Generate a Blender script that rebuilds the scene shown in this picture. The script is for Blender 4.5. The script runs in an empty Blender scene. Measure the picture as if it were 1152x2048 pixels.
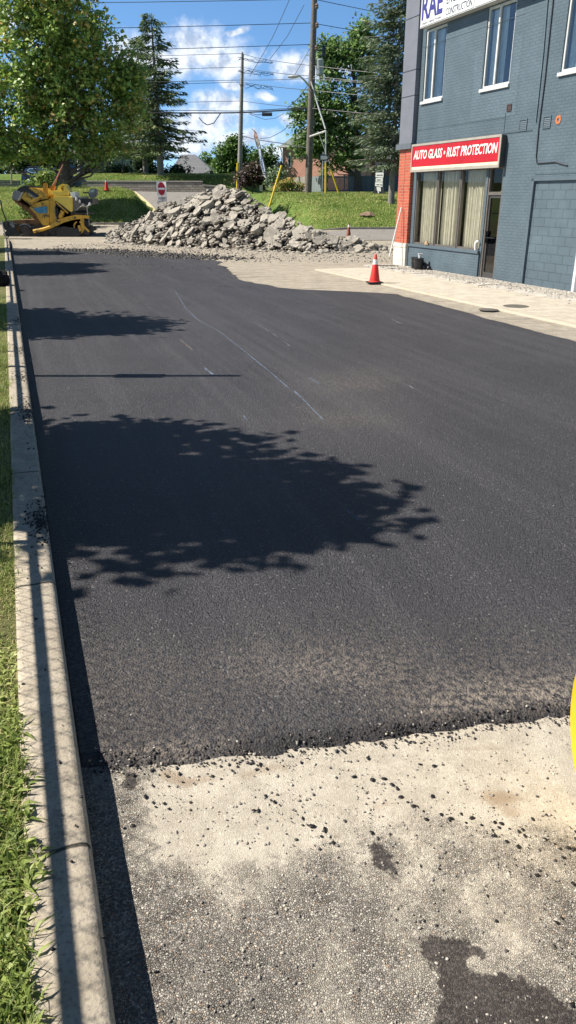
import bpy, math, random
import numpy as np
from mathutils import Vector, Matrix, noise
random.seed(7); RS = np.random.RandomState(11)
sc = bpy.context.scene; COL = sc.collection
R = math.radians
# ------------------------------------------------------------------ camera
F = 1480.; H = 2.1; PT = R(23.05); CP, SP = math.cos(PT), math.sin(PT)
cam = bpy.data.cameras.new('camera'); co = bpy.data.objects.new('camera', cam); COL.objects.link(co)
co.location = (0, 0, H); co.rotation_euler = (R(90) - PT, 0, 0)
cam.sensor_fit = 'VERTICAL'; cam.sensor_height = 36; cam.lens = 36 * F / 2048; cam.clip_start = .05; cam.clip_end = 3000
sc.camera = co
def ray(x, y):
    u = x - 576; v = y - 1024
    return (u, F*CP - v*SP, -(F*SP + v*CP))
def G(x, y, z=0.):            # where a photo point lies on a level surface z
    r = ray(x, y); t = (z - H) / r[2]
    return (r[0]*t, r[1]*t)
def at(x, y, Y):              # a photo point at distance Y
    r = ray(x, y); t = Y / r[1]
    return Vector((r[0]*t, Y, H + r[2]*t))
def proj(X, Y, Z):            # world -> photo pixel (numpy arrays)
    Z = Z - H
    d = Y*CP - Z*SP
    return 576 + F*X/d, 1024 + F*(-Y*SP - Z*CP)/d
# ------------------------------------------------------------------ helpers
W = {}
def tag(o, label=None, cat=None, group=None, kind=None):
    if label: o['label'] = label
    if cat: o['category'] = cat
    if group: o['group'] = group
    if kind: o['kind'] = kind
    return o
def empty(name, loc, rz=0, label=None, cat=None, group=None):
    o = bpy.data.objects.new(name, None); COL.objects.link(o)
    o.location = loc; o.rotation_euler = (0, 0, rz); o.empty_display_size = .2
    W[o.name] = Matrix.Translation(Vector(loc)) @ Matrix.Rotation(rz, 4, 'Z')
    return tag(o, label, cat, group)
def link(name, me, parent=None, M0=None):
    o = bpy.data.objects.new(name, me); COL.objects.link(o)
    if parent is not None: o.parent = parent; W[o.name] = W[parent.name].copy()
    else: W[o.name] = Matrix.Identity(4)
    return o
def copy_tree(o, parent=None):
    c = o.copy(); COL.objects.link(c)
    if parent is not None: c.parent = parent
    for ch in o.children: copy_tree(ch, c)
    return c
def npmesh(name, V, Fc, mat, n=4, attrs=None, smooth=False, mi=None):
    me = bpy.data.meshes.new(name)
    V = np.asarray(V, dtype=np.float32); Fc = np.asarray(Fc, dtype=np.int32)
    me.vertices.add(len(V)); me.vertices.foreach_set('co', V.ravel())
    me.loops.add(Fc.size); me.loops.foreach_set('vertex_index', Fc.ravel())
    me.polygons.add(len(Fc)); me.polygons.foreach_set('loop_start', np.arange(0, Fc.size, n, dtype=np.int32))
    for m in (mat if isinstance(mat, (list, tuple)) else [mat]): me.materials.append(m)
    if mi is not None: me.polygons.foreach_set('material_index', np.asarray(mi, dtype=np.int32))
    me.update(calc_edges=True)
    if smooth: me.polygons.foreach_set('use_smooth', np.ones(len(Fc), dtype=bool))
    for k, (dom, arr) in (attrs or {}).items():
        a = me.attributes.new(k, 'FLOAT', dom); a.data.foreach_set('value', np.asarray(arr, dtype=np.float32))
    return me
def grid_mesh(name, X, Y, Z, mat, attrs=None, smooth=True):
    r, c = X.shape
    V = np.stack([X.ravel(), Y.ravel(), Z.ravel()], 1)
    i = np.arange(r*c).reshape(r, c)
    Fc = np.stack([i[:-1, :-1].ravel(), i[:-1, 1:].ravel(), i[1:, 1:].ravel(), i[1:, :-1].ravel()], 1)
    return npmesh(name, V, Fc, mat, 4, {k: ('POINT', a.ravel()) for k, a in (attrs or {}).items()}, smooth)
class MB:
    def __init__(s): s.v = []; s.f = []; s.m = []
    def add(s, vs, fs, m=0):
        b = len(s.v); s.v += [tuple(v) for v in vs]; s.f += [tuple(b+i for i in f) for f in fs]; s.m += [m]*len(fs); return s
    def box(s, x0, x1, y0, y1, z0, z1, m=0):
        return s.add([(x0,y0,z0),(x1,y0,z0),(x1,y1,z0),(x0,y1,z0),(x0,y0,z1),(x1,y0,z1),(x1,y1,z1),(x0,y1,z1)],
              [(0,3,2,1),(4,5,6,7),(0,1,5,4),(1,2,6,5),(2,3,7,6),(3,0,4,7)], m)
    def bar(s, a, b, w, h=None, m=0, up=(0,0,1)):
        a = Vector(a); b = Vector(b); h = h or w; d = (b-a).normalized(); u = Vector(up)
        if abs(d.dot(u)) > .98: u = Vector((0,1,0))
        x = d.cross(u).normalized(); z = x.cross(d)
        vs = [p + x*sx*w/2 + z*sz*h/2 for p in (a, b) for sx, sz in ((-1,-1),(1,-1),(1,1),(-1,1))]
        return s.add(vs, [(0,1,2,3),(7,6,5,4),(0,4,5,1),(1,5,6,2),(2,6,7,3),(3,7,4,0)], m)
    def quad(s, a, b, c, d, m=0): return s.add([a, b, c, d], [(0,1,2,3)], m)
    def prism(s, pts, off, m=0):         # closed outline (3-D points) pushed along off
        n = len(pts); off = Vector(off)
        vs = [Vector(p) for p in pts] + [Vector(p)+off for p in pts]
        return s.add(vs, [tuple(range(n)), tuple(range(2*n-1, n-1, -1))] + [(i, i+n, (i+1) % n + n, (i+1) % n) for i in range(n)], m)
    def tube(s, path, r, n=8, m=0, cap=True):
        path = [Vector(p) for p in path]; rs = r if isinstance(r, (list, tuple)) else [r]*len(path); b = len(s.v); ref = None
        for k, p in enumerate(path):
            d = (path[min(k+1, len(path)-1)] - path[max(k-1, 0)]).normalized()
            if ref is None: ref = Vector((0,0,1)) if abs(d.z) < .9 else Vector((1,0,0))
            x = d.cross(ref).normalized(); y = d.cross(x); ref = x.cross(d) * 1.0
            for i in range(n):
                a = 2*math.pi*i/n; s.v.append(tuple(p + (x*math.cos(a) + y*math.sin(a))*rs[k]))
        for k in range(len(path)-1):
            for i in range(n):
                j = (i+1) % n; s.f.append((b+k*n+i, b+k*n+j, b+(k+1)*n+j, b+(k+1)*n+i)); s.m.append(m)
        if cap:
            s.f.append(tuple(b+i for i in range(n-1, -1, -1))); s.m.append(m)
            e = b+(len(path)-1)*n; s.f.append(tuple(e+i for i in range(n))); s.m.append(m)
        return s
    def lathe(s, prof, c=(0,0,0), n=20, m=0, ax='z'):
        b = len(s.v); c = Vector(c)
        for r, z in prof:
            for i in range(n):
                a = 2*math.pi*i/n; q = (r*math.cos(a), r*math.sin(a), z)
                if ax == 'y': q = (q[0], q[2], q[1])
                if ax == 'x': q = (q[2], q[0], q[1])
                s.v.append(tuple(c + Vector(q)))
        for k in range(len(prof)-1):
            for i in range(n):
                j = (i+1) % n; s.f.append((b+k*n+i, b+k*n+j, b+(k+1)*n+j, b+(k+1)*n+i)); s.m.append(m)
        if prof[0][0] > 1e-4: s.f.append(tuple(b+i for i in range(n))); s.m.append(m)
        if prof[-1][0] > 1e-4: s.f.append(tuple(b+(len(prof)-1)*n+i for i in range(n))); s.m.append(m)
        return s
    def build(s, name, mat, parent=None, world=True, smooth=False, bevel=0):
        me = bpy.data.meshes.new(name)
        vs = s.v
        if parent is not None and world:
            inv = W[parent.name].inverted(); vs = [tuple(inv @ Vector(v)) for v in s.v]
        me.from_pydata(vs, [], s.f)
        for q in (mat if isinstance(mat, (list, tuple)) else [mat]): me.materials.append(q)
        me.polygons.foreach_set('material_index', s.m)
        import bmesh
        bm = bmesh.new(); bm.from_mesh(me); bmesh.ops.recalc_face_normals(bm, faces=bm.faces)
        if bevel: bmesh.ops.bevel(bm, geom=[e for e in bm.edges], offset=bevel, segments=2, affect='EDGES', clamp_overlap=True)
        bm.to_mesh(me); bm.free()
        if smooth: me.polygons.foreach_set('use_smooth', [True]*len(me.polygons))
        o = link(name, me, parent)
        if smooth:
            me.set_sharp_from_angle(angle=R(40))
        return o
# ------------------------------------------------------------------ materials
def newmat(name):
    m = bpy.data.materials.new(name); m.use_nodes = True; nt = m.node_tree; nt.nodes.clear()
    out = nt.nodes.new('ShaderNodeOutputMaterial'); return m, nt, out
def nd(nt, typ, ins=None, **kw):
    n = nt.nodes.new(typ)
    for k, v in kw.items(): setattr(n, k, v)
    for k, v in (ins or {}).items():
        sck = n.inputs[k]
        if isinstance(v, bpy.types.NodeSocket): nt.links.new(v, sck)
        else:
            try: sck.default_value = v
            except Exception: sck.default_value = tuple(v) + (1,) if len(v) == 3 else v
    return n
def c4(c): return (c[0], c[1], c[2], 1)
def mixc(nt, f, a, b, mode='MIX'):
    n = nt.nodes.new('ShaderNodeMix'); n.data_type = 'RGBA'; n.blend_type = mode
    for k, v in ((0, f), (6, a), (7, b)):
        if isinstance(v, bpy.types.NodeSocket): nt.links.new(v, n.inputs[k])
        else: n.inputs[k].default_value = v if k == 0 else c4(v)
    return n.outputs[2]
def mth(nt, op, a, b=None, c=None, clamp=False):
    n = nt.nodes.new('ShaderNodeMath'); n.operation = op; n.use_clamp = clamp
    for k, v in enumerate((a, b, c)):
        if v is None: continue
        if isinstance(v, bpy.types.NodeSocket): nt.links.new(v, n.inputs[k])
        else: n.inputs[k].default_value = v
    return n.outputs[0]
def ramp(nt, x, lo, hi, a=0., b=1.):
    n = nd(nt, 'ShaderNodeMapRange', {0: x, 1: lo, 2: hi, 3: a, 4: b}); n.clamp = True; n.interpolation_type = 'SMOOTHSTEP'; return n.outputs[0]
def noi(nt, vec, scale, detail=4, rough=.6, out=0):
    return nd(nt, 'ShaderNodeTexNoise', {'Vector': vec, 'Scale': scale, 'Detail': detail, 'Roughness': rough}).outputs[out]
def wpos(nt): return nd(nt, 'ShaderNodeNewGeometry').outputs['Position']
def opos(nt): return nd(nt, 'ShaderNodeTexCoord').outputs['Object']
def att(nt, name): return nd(nt, 'ShaderNodeAttribute', attribute_name=name).outputs['Fac']
def stretch(nt, v, rz, s):
    return nd(nt, 'ShaderNodeMapping', {'Vector': v, 'Rotation': (0, 0, rz), 'Scale': tuple(1/q for q in s)}, vector_type='TEXTURE').outputs[0]
def finish(nt, out, col, rough=.6, bump=None, bd=.01, metal=0, spec=.5, **kw):
    p = nd(nt, 'ShaderNodeBsdfPrincipled', {'Metallic': metal, 'Specular IOR Level': spec})
    for k, v in (('Base Color', col), ('Roughness', rough)):
        if isinstance(v, bpy.types.NodeSocket): nt.links.new(v, p.inputs[k])
        else: p.inputs[k].default_value = c4(v) if k == 'Base Color' else v
    for k, v in kw.items(): p.inputs[k].default_value = v
    if bump is not None:
        b = nd(nt, 'ShaderNodeBump', {'Height': bump, 'Distance': bd, 'Strength': 1.0}); nt.links.new(b.outputs[0], p.inputs['Normal'])
    nt.links.new(p.outputs[0], out.inputs[0]); return p
_mc = {}
def P(name, col, rough=.6, var=.25, scale=4., bd=.0, bs=30., metal=0., spec=.5, stain=None, sth=(.55, .7), ss=3.):
    if name in _mc: return _mc[name]
    m, nt, out = newmat(name); v = opos(nt)
    n = noi(nt, v, scale, 6); f = ramp(nt, n, .3, .7, 1-var, 1+var*.6)
    c = nd(nt, 'ShaderNodeVectorMath', {0: c4(col)[:3], 1: (1,1,1)}, operation='MULTIPLY')
    cc = nt.nodes.new('ShaderNodeCombineXYZ')
    for i in range(3): nt.links.new(f, cc.inputs[i])
    nt.links.new(cc.outputs[0], c.inputs[1]); colr = c.outputs[0]
    if stain: colr = mixc(nt, ramp(nt, noi(nt, v, ss, 8, .7), sth[0], sth[1]), colr, stain)
    bp = noi(nt, v, bs, 4) if bd else None
    finish(nt, out, colr, rough, bp, bd, metal, spec); _mc[name] = m; return m
# ------------------------------------------------------------------ terrain
def itp(y, tab): return np.interp(y, [t[0] for t in tab], [t[1] for t in tab])
TC = [(0,0),(38,0),(44,.12),(50,.55),(56,.95),(62,1.9),(66,2.4),(73,2.5),(74.6,2.7),(76,3.9),(80,4.2),(120,4.5),(900,6)]
TL = [(0,0),(38,0),(44,.12),(49.7,.5),(51,.8),(58,2.5),(64,2.8),(73,2.95),(74.6,3.0),(77,3.9),(80,4.2),(120,4.5),(900,6)]
TR = [(0,0),(38,0),(44,.2),(45.6,.4),(50,1.6),(56,2.3),(60,2.4),(66,2.35),(90,2.6),(120,4.2),(900,6)]
def XL(Y): return itp(Y, [(40,-7),(50,-9.2),(56,-9.3),(70,-14.2),(75,-19),(76,-60)])
def XR(Y): return itp(Y, [(40,6),(46,1.6),(56,-1.5),(66,-4.4),(75,-4.0),(900,-4)])
def sm(x): x = np.clip(x, 0, 1); return x*x*(3-2*x)
def gz(X, Y):
    wl = sm((XL(Y) - X) / 1.3); wr = sm((X - XR(Y)) / 1.3)
    return itp(Y, TC)*(1-wl)*(1-wr) + itp(Y, TL)*wl*(1-wr) + itp(Y, TR)*wr
def gzz(X, Y): return float(gz(np.float64(X), np.float64(Y)))
def sheet(name, xl, xr, y0, y1, nx, ny, off, mat, kind='structure', label=None, power=1., wob=0.):
    b = np.linspace(0, 1, ny)**power; Y = y0 + (y1-y0)*b
    l = np.array([xl(y) for y in Y]); r = np.array([xr(y) for y in Y])
    if wob: 
        l = l + np.array([noise.noise((y*1.7, 3, 0))*wob for y in Y]); r = r + np.array([noise.noise((y*1.7, 9, 0))*wob for y in Y])
    a = np.linspace(0, 1, nx)
    X = l[:, None]*(1-a) + r[:, None]*a; YY = np.repeat(Y[:, None], nx, 1)
    me = grid_mesh(name, X, YY, gz(X, YY) + off, mat)
    o = link(name, me); tag(o, label=label, kind=kind); return o
def curbx(Y): return -.0052 - .354*Y          # inner (road side) edge of the left kerb
# ------------------------------------------------------------------ light and sky
SUN_EL = 46.5
sd = bpy.data.lights.new('sun', 'SUN'); sd.energy = 5.0; sd.angle = R(.53); sd.color = (1, .935, .845)
so = bpy.data.objects.new('sun', sd); COL.objects.link(so)
SV = Vector((-math.cos(R(SUN_EL)), 0.0, math.sin(R(SUN_EL))))
so.rotation_euler = SV.to_track_quat('Z', 'Y').to_euler()
w = bpy.data.worlds.new('World'); sc.world = w; w.use_nodes = True; nt = w.node_tree; nt.nodes.clear()
wo = nd(nt, 'ShaderNodeOutputWorld'); bg = nd(nt, 'ShaderNodeBackground', {'Strength': .10}); nt.links.new(bg.outputs[0], wo.inputs[0])
tc = nd(nt, 'ShaderNodeTexCoord').outputs['Generated']
sx = nd(nt, 'ShaderNodeSeparateXYZ', {0: tc})
zl = mth(nt, 'MULTIPLY_ADD', mth(nt, 'MAXIMUM', sx.outputs[2], 0.), 2.6, .08)
cv = nd(nt, 'ShaderNodeCombineXYZ', {0: sx.outputs[0], 1: sx.outputs[1], 2: zl}).outputs[0]
cvn = nd(nt, 'ShaderNodeVectorMath', {0: cv}, operation='NORMALIZE').outputs[0]
sky = nd(nt, 'ShaderNodeTexSky', {}, sky_type='NISHITA'); nt.links.new(cvn, sky.inputs[0]); sky.sun_disc = False
sky.sun_elevation = R(SUN_EL); sky.sun_rotation = R(-90); sky.air_density = 1.0; sky.dust_density = .3; sky.ozone_density = 2.0
hs = nd(nt, 'ShaderNodeHueSaturation', {'Hue': .495, 'Saturation': 1.16, 'Value': 1.38, 'Color': sky.outputs[0]}).outputs[0]
ay = mth(nt, 'MAXIMUM', mth(nt, 'ABSOLUTE', sx.outputs[1]), .12)
pa = mth(nt, 'DIVIDE', sx.outputs[0], ay); pb = mth(nt, 'DIVIDE', sx.outputs[2], ay)
pv = nd(nt, 'ShaderNodeCombineXYZ', {0: pa, 1: pb, 2: 0.}).outputs[0]
nz = nd(nt, 'ShaderNodeTexNoise', {'Vector': pv, 'Scale': 14., 'Detail': 3.}).outputs['Color']
dv = nd(nt, 'ShaderNodeVectorMath', {0: nz, 1: (.5, .5, .5)}, operation='SUBTRACT').outputs[0]
dv = nd(nt, 'ShaderNodeVectorMath', {0: dv, 'Scale': .045}, operation='SCALE').outputs[0]
pd = nd(nt, 'ShaderNodeVectorMath', {0: pv, 1: dv}, operation='ADD').outputs[0]
dist = None
for cx, cy, rx, ry in [(395,95,110,52),(345,120,90,38),(270,95,75,42),(450,125,70,40),(440,215,75,35),(400,250,110,34),(365,290,90,30),(600,135,66,30),(640,120,60,28),(575,245,30,17),(495,285,90,22),(12,28,40,24),(530,192,30,11),(455,170,28,13),(700,125,50,24),(560,300,80,20),(425,325,60,14),(480,60,30,10)]:
    r = ray(cx, cy); a, b = r[0]/r[1], r[2]/r[1]; k = 1/1650.
    s1 = nd(nt, 'ShaderNodeVectorMath', {0: pd, 1: (a, b, 0)}, operation='SUBTRACT').outputs[0]
    s2 = nd(nt, 'ShaderNodeVectorMath', {0: s1, 1: (1/(rx*k), 1/(ry*k), 1)}, operation='MULTIPLY').outputs[0]
    l = nd(nt, 'ShaderNodeVectorMath', {0: s2}, operation='LENGTH').outputs['Value']
    dist = l if dist is None else mth(nt, 'MINIMUM', dist, l)
# loose cumulus elsewhere in the sky, well clear of the part above
gen = ramp(nt, noi(nt, nd(nt, 'ShaderNodeVectorMath', {0: tc, 1: (1, 1, 2.5)}, operation='MULTIPLY').outputs[0], 3.2, 6), .60, .76)
hi = ramp(nt, pb, .24, .5); gen = mth(nt, 'MULTIPLY', gen, hi)
fb = noi(nt, pv, 26., 9, .62); fb2 = noi(nt, nd(nt, 'ShaderNodeVectorMath', {0: pv, 1: (-.006, .012, 0)}, operation='ADD').outputs[0], 26., 9, .62)
de = mth(nt, 'ADD', mth(nt, 'SUBTRACT', 1.0, dist), mth(nt, 'MULTIPLY', mth(nt, 'SUBTRACT', fb, .5), 1.5))
cl = mth(nt, 'MAXIMUM', ramp(nt, de, -.10, .75), gen)
cl = mth(nt, 'MULTIPLY', cl, .93)
sh = ramp(nt, mth(nt, 'ADD', mth(nt, 'MULTIPLY', mth(nt, 'SUBTRACT', fb, fb2), 4.), mth(nt, 'MULTIPLY', de, -.35)), -.62, .14)
ccol = mixc(nt, sh, (3.3, 3.9, 4.9), (6.7, 7.0, 7.5))
fin = mixc(nt, cl, hs, ccol); dim = ramp(nt, sx.outputs[2], .20, .42, 1., .30)
nt.links.new(nd(nt, 'ShaderNodeVectorMath', {0: fin, 'Scale': dim}, operation='SCALE').outputs[0], bg.inputs[0])
sc.view_settings.view_transform = 'Standard'; sc.view_settings.look = 'None'; sc.view_settings.exposure = 0.72; sc.view_settings.gamma = 1
# ------------------------------------------------------------------ ground materials
RA = math.atan(.354)            # heading of the road
def m_asphalt():
    m, nt, out = newmat('fresh asphalt'); v = wpos(nt)
    st = stretch(nt, v, RA, (1.6, .06, 1))
    streak = mth(nt, 'ADD', mth(nt, 'MULTIPLY', noi(nt, st, 1.0, 4), .5), mth(nt, 'MULTIPLY', noi(nt, st, 4.5, 4), .5))
    vo = nd(nt, 'ShaderNodeTexVoronoi', {'Vector': v, 'Scale': 95.}); vo2 = nd(nt, 'ShaderNodeTexVoronoi', {'Vector': v, 'Scale': 210.})
    fine = noi(nt, v, 55., 6, .75); big = noi(nt, v, .9, 4)
    c = mixc(nt, ramp(nt, big, .3, .7), (.058, .0565, .063), (.081, .078, .085))
    c = mixc(nt, ramp(nt, streak, .46, .60, 0, .8), c, (.108, .104, .110))
    c = mixc(nt, ramp(nt, fine, .38, .62), (.018, .017, .020), c)
    rnd = nd(nt, 'ShaderNodeSeparateColor', {0: vo.outputs['Color']}).outputs[0]
    c = mixc(nt, mth(nt, 'MULTIPLY', ramp(nt, rnd, .986, .993), .5), c, (.30, .28, .27))
    rnd2 = nd(nt, 'ShaderNodeSeparateColor', {0: vo2.outputs['Color']}).outputs[1]
    c = mixc(nt, mth(nt, 'MULTIPLY', ramp(nt, rnd2, .92, .98), .35), c, (.16, .15, .15))
    du = att(nt, 'dust'); d2 = mth(nt, 'MULTIPLY', du, ramp(nt, noi(nt, v, 34., 8, .75), .40, .62))
    c = mixc(nt, d2, c, (.33, .28, .225))
    dk = att(nt, 'dark'); c = mixc(nt, mth(nt, 'MULTIPLY', dk, .75), c, (.020, .019, .021))
    h = mth(nt, 'ADD', mth(nt, 'MULTIPLY', vo.outputs['Distance'], -.8), mth(nt, 'MULTIPLY', fine, 1.3))
    h = mth(nt, 'ADD', h, mth(nt, 'MULTIPLY', noi(nt, v, 18., 4), 1.0))
    finish(nt, out, c, mth(nt, 'MULTIPLY_ADD', fine, .3, .42), h, .011, spec=.42); return m
def m_apron():
    m, nt, out = newmat('old worn asphalt'); v0 = wpos(nt); v = nd(nt, 'ShaderNodeVectorMath', {0: nd(nt, 'ShaderNodeVectorMath', {0: nd(nt, 'ShaderNodeTexNoise', {'Vector': v0, 'Scale': 45., 'Detail': 3.}).outputs['Color'], 'Scale': .012}, operation='SCALE').outputs[0], 1: v0}, operation='ADD').outputs[0]
    vo = nd(nt, 'ShaderNodeTexVoronoi', {'Vector': v, 'Scale': 150., 'Randomness': 1.}); vs = nd(nt, 'ShaderNodeTexVoronoi', {'Vector': v, 'Scale': 130.})
    ed = nd(nt, 'ShaderNodeTexVoronoi', {'Vector': v, 'Scale': 150.}, feature='DISTANCE_TO_EDGE').outputs[0]
    rc = nd(nt, 'ShaderNodeSeparateColor', {0: vo.outputs['Color']})
    stone = mixc(nt, ramp(nt, rc.outputs[0], .1, .9), (.20, .182, .158), (.44, .405, .35))
    stone = mixc(nt, ramp(nt, rc.outputs[1], .80, .9), stone, (.62, .58, .50))
    stone = mixc(nt, mth(nt, 'MULTIPLY', ramp(nt, rc.outputs[2], .93, .96), .6), stone, (.50, .33, .20))
    gap = mth(nt, 'MULTIPLY', ramp(nt, ed, .0, .10, 1, 0), ramp(nt, noi(nt, v, 9., 5), .40, .58))
    stone = mixc(nt, gap, stone, (.085, .075, .065))
    stone = mixc(nt, mth(nt, 'MULTIPLY', ramp(nt, noi(nt, v, 2.6, 5), .42, .66), .42), stone, (.25, .23, .205))
    n1 = noi(nt, v, 7., 9, .72); n2 = noi(nt, v, 60., 6, .7)
    du = att(nt, 'dust')
    f = ramp(nt, mth(nt, 'ADD', mth(nt, 'MULTIPLY', du, 1.25), mth(nt, 'ADD', mth(nt, 'MULTIPLY', n1, .55), mth(nt, 'MULTIPLY', n2, .5))), .88, 1.28)
    dustc = mixc(nt, ramp(nt, n1, .35, .65), (.47, .42, .335), (.62, .565, .46))
    c = mixc(nt, mth(nt, 'MULTIPLY', f, .78), stone, dustc)
    br = mth(nt, 'MULTIPLY', att(nt, 'brown'), ramp(nt, mth(nt, 'ADD', n2, mth(nt, 'MULTIPLY', att(nt, 'brown'), .6)), .62, .76))
    c = mixc(nt, mth(nt, 'MULTIPLY', br, .85), c, (.30, .215, .135))
    wt = att(nt, 'wet'); wf = ramp(nt, mth(nt, 'ADD', wt, mth(nt, 'MULTIPLY', mth(nt, 'SUBTRACT', mth(nt, 'ADD', mth(nt, 'MULTIPLY', noi(nt, v, 38., 8, .7), .5), mth(nt, 'MULTIPLY', noi(nt, v, 11., 6, .7), .5)), .5), 3.0)), .46, .72)
    c = mixc(nt, wf, c, mixc(nt, ramp(nt, rc.outputs[0], .3, .95), (.050, .043, .040), (.105, .09, .08)))
    ro = mth(nt, 'MULTIPLY_ADD', wf, -.22, .85)
    hh = mth(nt, 'MULTIPLY', ramp(nt, ed, 0., .22), mth(nt, 'MULTIPLY_ADD', f, -.88, 1.0))
    hh = mth(nt, 'ADD', mth(nt, 'MULTIPLY', hh, .8), mth(nt, 'ADD', mth(nt, 'MULTIPLY', n2, .5), mth(nt, 'MULTIPLY', rc.outputs[2], .35)))
    hh = mth(nt, 'MULTIPLY', hh, mth(nt, 'MULTIPLY_ADD', wf, -.6, 1.0))
    finish(nt, out, c, ro, hh, .008, spec=.3); return m
def m_dust(name, a, b, dark, rz, amt=(.52, .7), grit=.5):
    m, nt, out = newmat(name); v = wpos(nt)
    st = stretch(nt, v, rz, (.35, 2.2, 1)); n = noi(nt, st, .9, 8, .68); n1 = noi(nt, v, 3., 9, .72); n2 = noi(nt, v, 45., 6, .7)
    c = mixc(nt, ramp(nt, n1, .34, .68), a, b)
    c = mixc(nt, mth(nt, 'MULTIPLY', ramp(nt, n, amt[0], amt[1]), .75), c, dark)
    c = mixc(nt, mth(nt, 'MULTIPLY', ramp(nt, n2, .40, .60, 1, 0), grit), c, dark)
    finish(nt, out, c, .9, mth(nt, 'ADD', mth(nt, 'MULTIPLY', n1, 2.), n2), .02, spec=.2); return m
def m_grass(name, a, b, c2, sc1=.35, bd=.05):
    m, nt, out = newmat(name); v = wpos(nt)
    n = noi(nt, v, sc1, 6, .65); n2 = noi(nt, stretch(nt, v, 0, (1, .45, 1)), 9., 8, .8); n3 = noi(nt, v, 1.3, 7, .7)
    c = mixc(nt, ramp(nt, n2, .36, .66), a, b); c = mixc(nt, mth(nt, 'MULTIPLY', ramp(nt, n3, .5, .7), .7), c, c2)
    c = mixc(nt, mth(nt, 'MULTIPLY', ramp(nt, n, .5, .72), .4), c, c2)
    finish(nt, out, c, .85, n2, bd, spec=.15); return m
def m_conc():
    m, nt, out = newmat('kerb concrete'); v = wpos(nt)
    n = noi(nt, v, 6., 8, .7); n2 = noi(nt, v, 70., 5, .7); al = nd(nt, 'ShaderNodeVectorMath', {0: v, 1: (.333, -.943, 0)}, operation='DOT_PRODUCT').outputs['Value']
    c = mixc(nt, ramp(nt, n, .3, .7), (.36, .31, .235), (.52, .455, .355)); c = mixc(nt, ramp(nt, n2, .33, .5, .7, 0), c, (.20, .18, .16))
    c = mixc(nt, mth(nt, 'MULTIPLY', ramp(nt, noi(nt, v, 11., 8, .78), .54, .64), .55), c, (.12, .11, .10))
    cr = mth(nt, 'PINGPONG', mth(nt, 'ADD', al, mth(nt, 'MULTIPLY', noi(nt, v, 3., 3), .05)), .95)
    c = mixc(nt, ramp(nt, cr, .004, .012, .9, 0), c, (.04, .035, .03))
    h = mth(nt, 'ADD', mth(nt, 'MULTIPLY', n2, .6), mth(nt, 'MULTIPLY', ramp(nt, cr, .0, .012), 1.5))
    finish(nt, out, c, .88, h, .006, spec=.25); return m
MA = m_asphalt(); MAP = m_apron(); MC = m_conc()
MLOT = m_dust('dusty lot', (.38, .335, .26), (.54, .48, .38), (.15, .135, .12), .15)
MSIDE = m_dust('dusty pavement concrete', (.40, .36, .29), (.55, .495, .40), (.22, .195, .165), -1.2, (.6, .78), .35)
MGRAV = m_dust('pale gravel', (.46, .43, .38), (.60, .56, .50), (.25, .23, .20), 0, (.6, .8), .7)
MROAD = m_dust('grey driveway', (.24, .225, .205), (.31, .29, .265), (.17, .16, .15), 1.4, (.55, .75), .4)
MLAWN = m_grass('lawn', (.065, .12, .022), (.16, .23, .05), (.27, .26, .09))
MVERGE = m_grass('verge soil', (.10, .12, .035), (.20, .21, .08), (.30, .25, .14), 1.)
# ------------------------------------------------------------------ ground
def ground_base():
    xs = np.concatenate([np.linspace(-500, -45, 12), np.linspace(-40, 40, 90), np.linspace(45, 500, 12)])
    ys = np.concatenate([np.linspace(-60, 36, 14), np.linspace(37, 100, 110), np.linspace(110, 900, 14)])
    X, Y = np.meshgrid(xs, ys)
    return tag(link('ground', grid_mesh('ground', X, Y, gz(X, Y) - .01, MLAWN)), kind='structure')
ground_base()
sheet('gravel_lot', lambda y: curbx(y) - (0 if y < 36 else min((y-36)*.8, 9)), lambda y: 16. if y < 45.4 else float(XR(y)), -6, 49.8, 60, 240, .004, MLOT)
sheet('driveway', lambda y: float(XL(y)) + .2, lambda y: float(XR(y)) - .1, 49.8, 74.4, 12, 60, .03, MROAD)
sheet('side_street', lambda y: 1.0, lambda y: 26., 40.4, 45.5, 30, 12, .025, MROAD, wob=.2)
# near apron with its stains (masks stored on the mesh)
def inpoly(px, py, poly):
    r = np.zeros(px.shape, bool); n = len(poly)
    for i in range(n):
        x0, y0 = poly[i]; x1, y1 = poly[(i+1) % n]
        if y0 == y1: continue
        c = ((y0 > py) != (y1 > py)) & (px < (x1-x0)*(py-y0)/(y1-y0) + x0); r ^= c
    return r
def Z4(p): return [(700 + x/2.549, 1350 + y/2.549) for x, y in p]
def Z5(p): return [(200 + x/1.92, 1250 + y/1.92) for x, y in p]
def vn(X, Y, s, o=0):
    return np.array([noise.fractal((x*s, y*s, o), .8, 2.1, 4) for x, y in zip(X.ravel(), Y.ravel())]).reshape(X.shape)
xs = np.concatenate([np.arange(-1.3, 2.3, .0125), np.arange(2.3, 7.6, .08)]); ys = np.concatenate([np.arange(-3, .85, .08), np.arange(.85, 2.75, .0125), np.arange(2.75, 3.5, .05)]); X, Y = np.meshgrid(xs, ys)
px, py = proj(X, Y, np.zeros_like(X)); j = vn(X, Y, 9.); j2 = vn(X, Y, 9., 5.)
qx, qy = px + j*14, py + j2*9
def mask(polys): 
    r = np.zeros(X.shape)
    for p in polys: r = np.maximum(r, inpoly(qx, qy, p).astype(float))
    for _ in range(7): 
        r[1:-1, 1:-1] = (r[1:-1, 1:-1]*2 + r[:-2, 1:-1] + r[2:, 1:-1] + r[1:-1, :-2] + r[1:-1, 2:])/6
    return r
pxc = np.clip(px, -3000, 4000)
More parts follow.
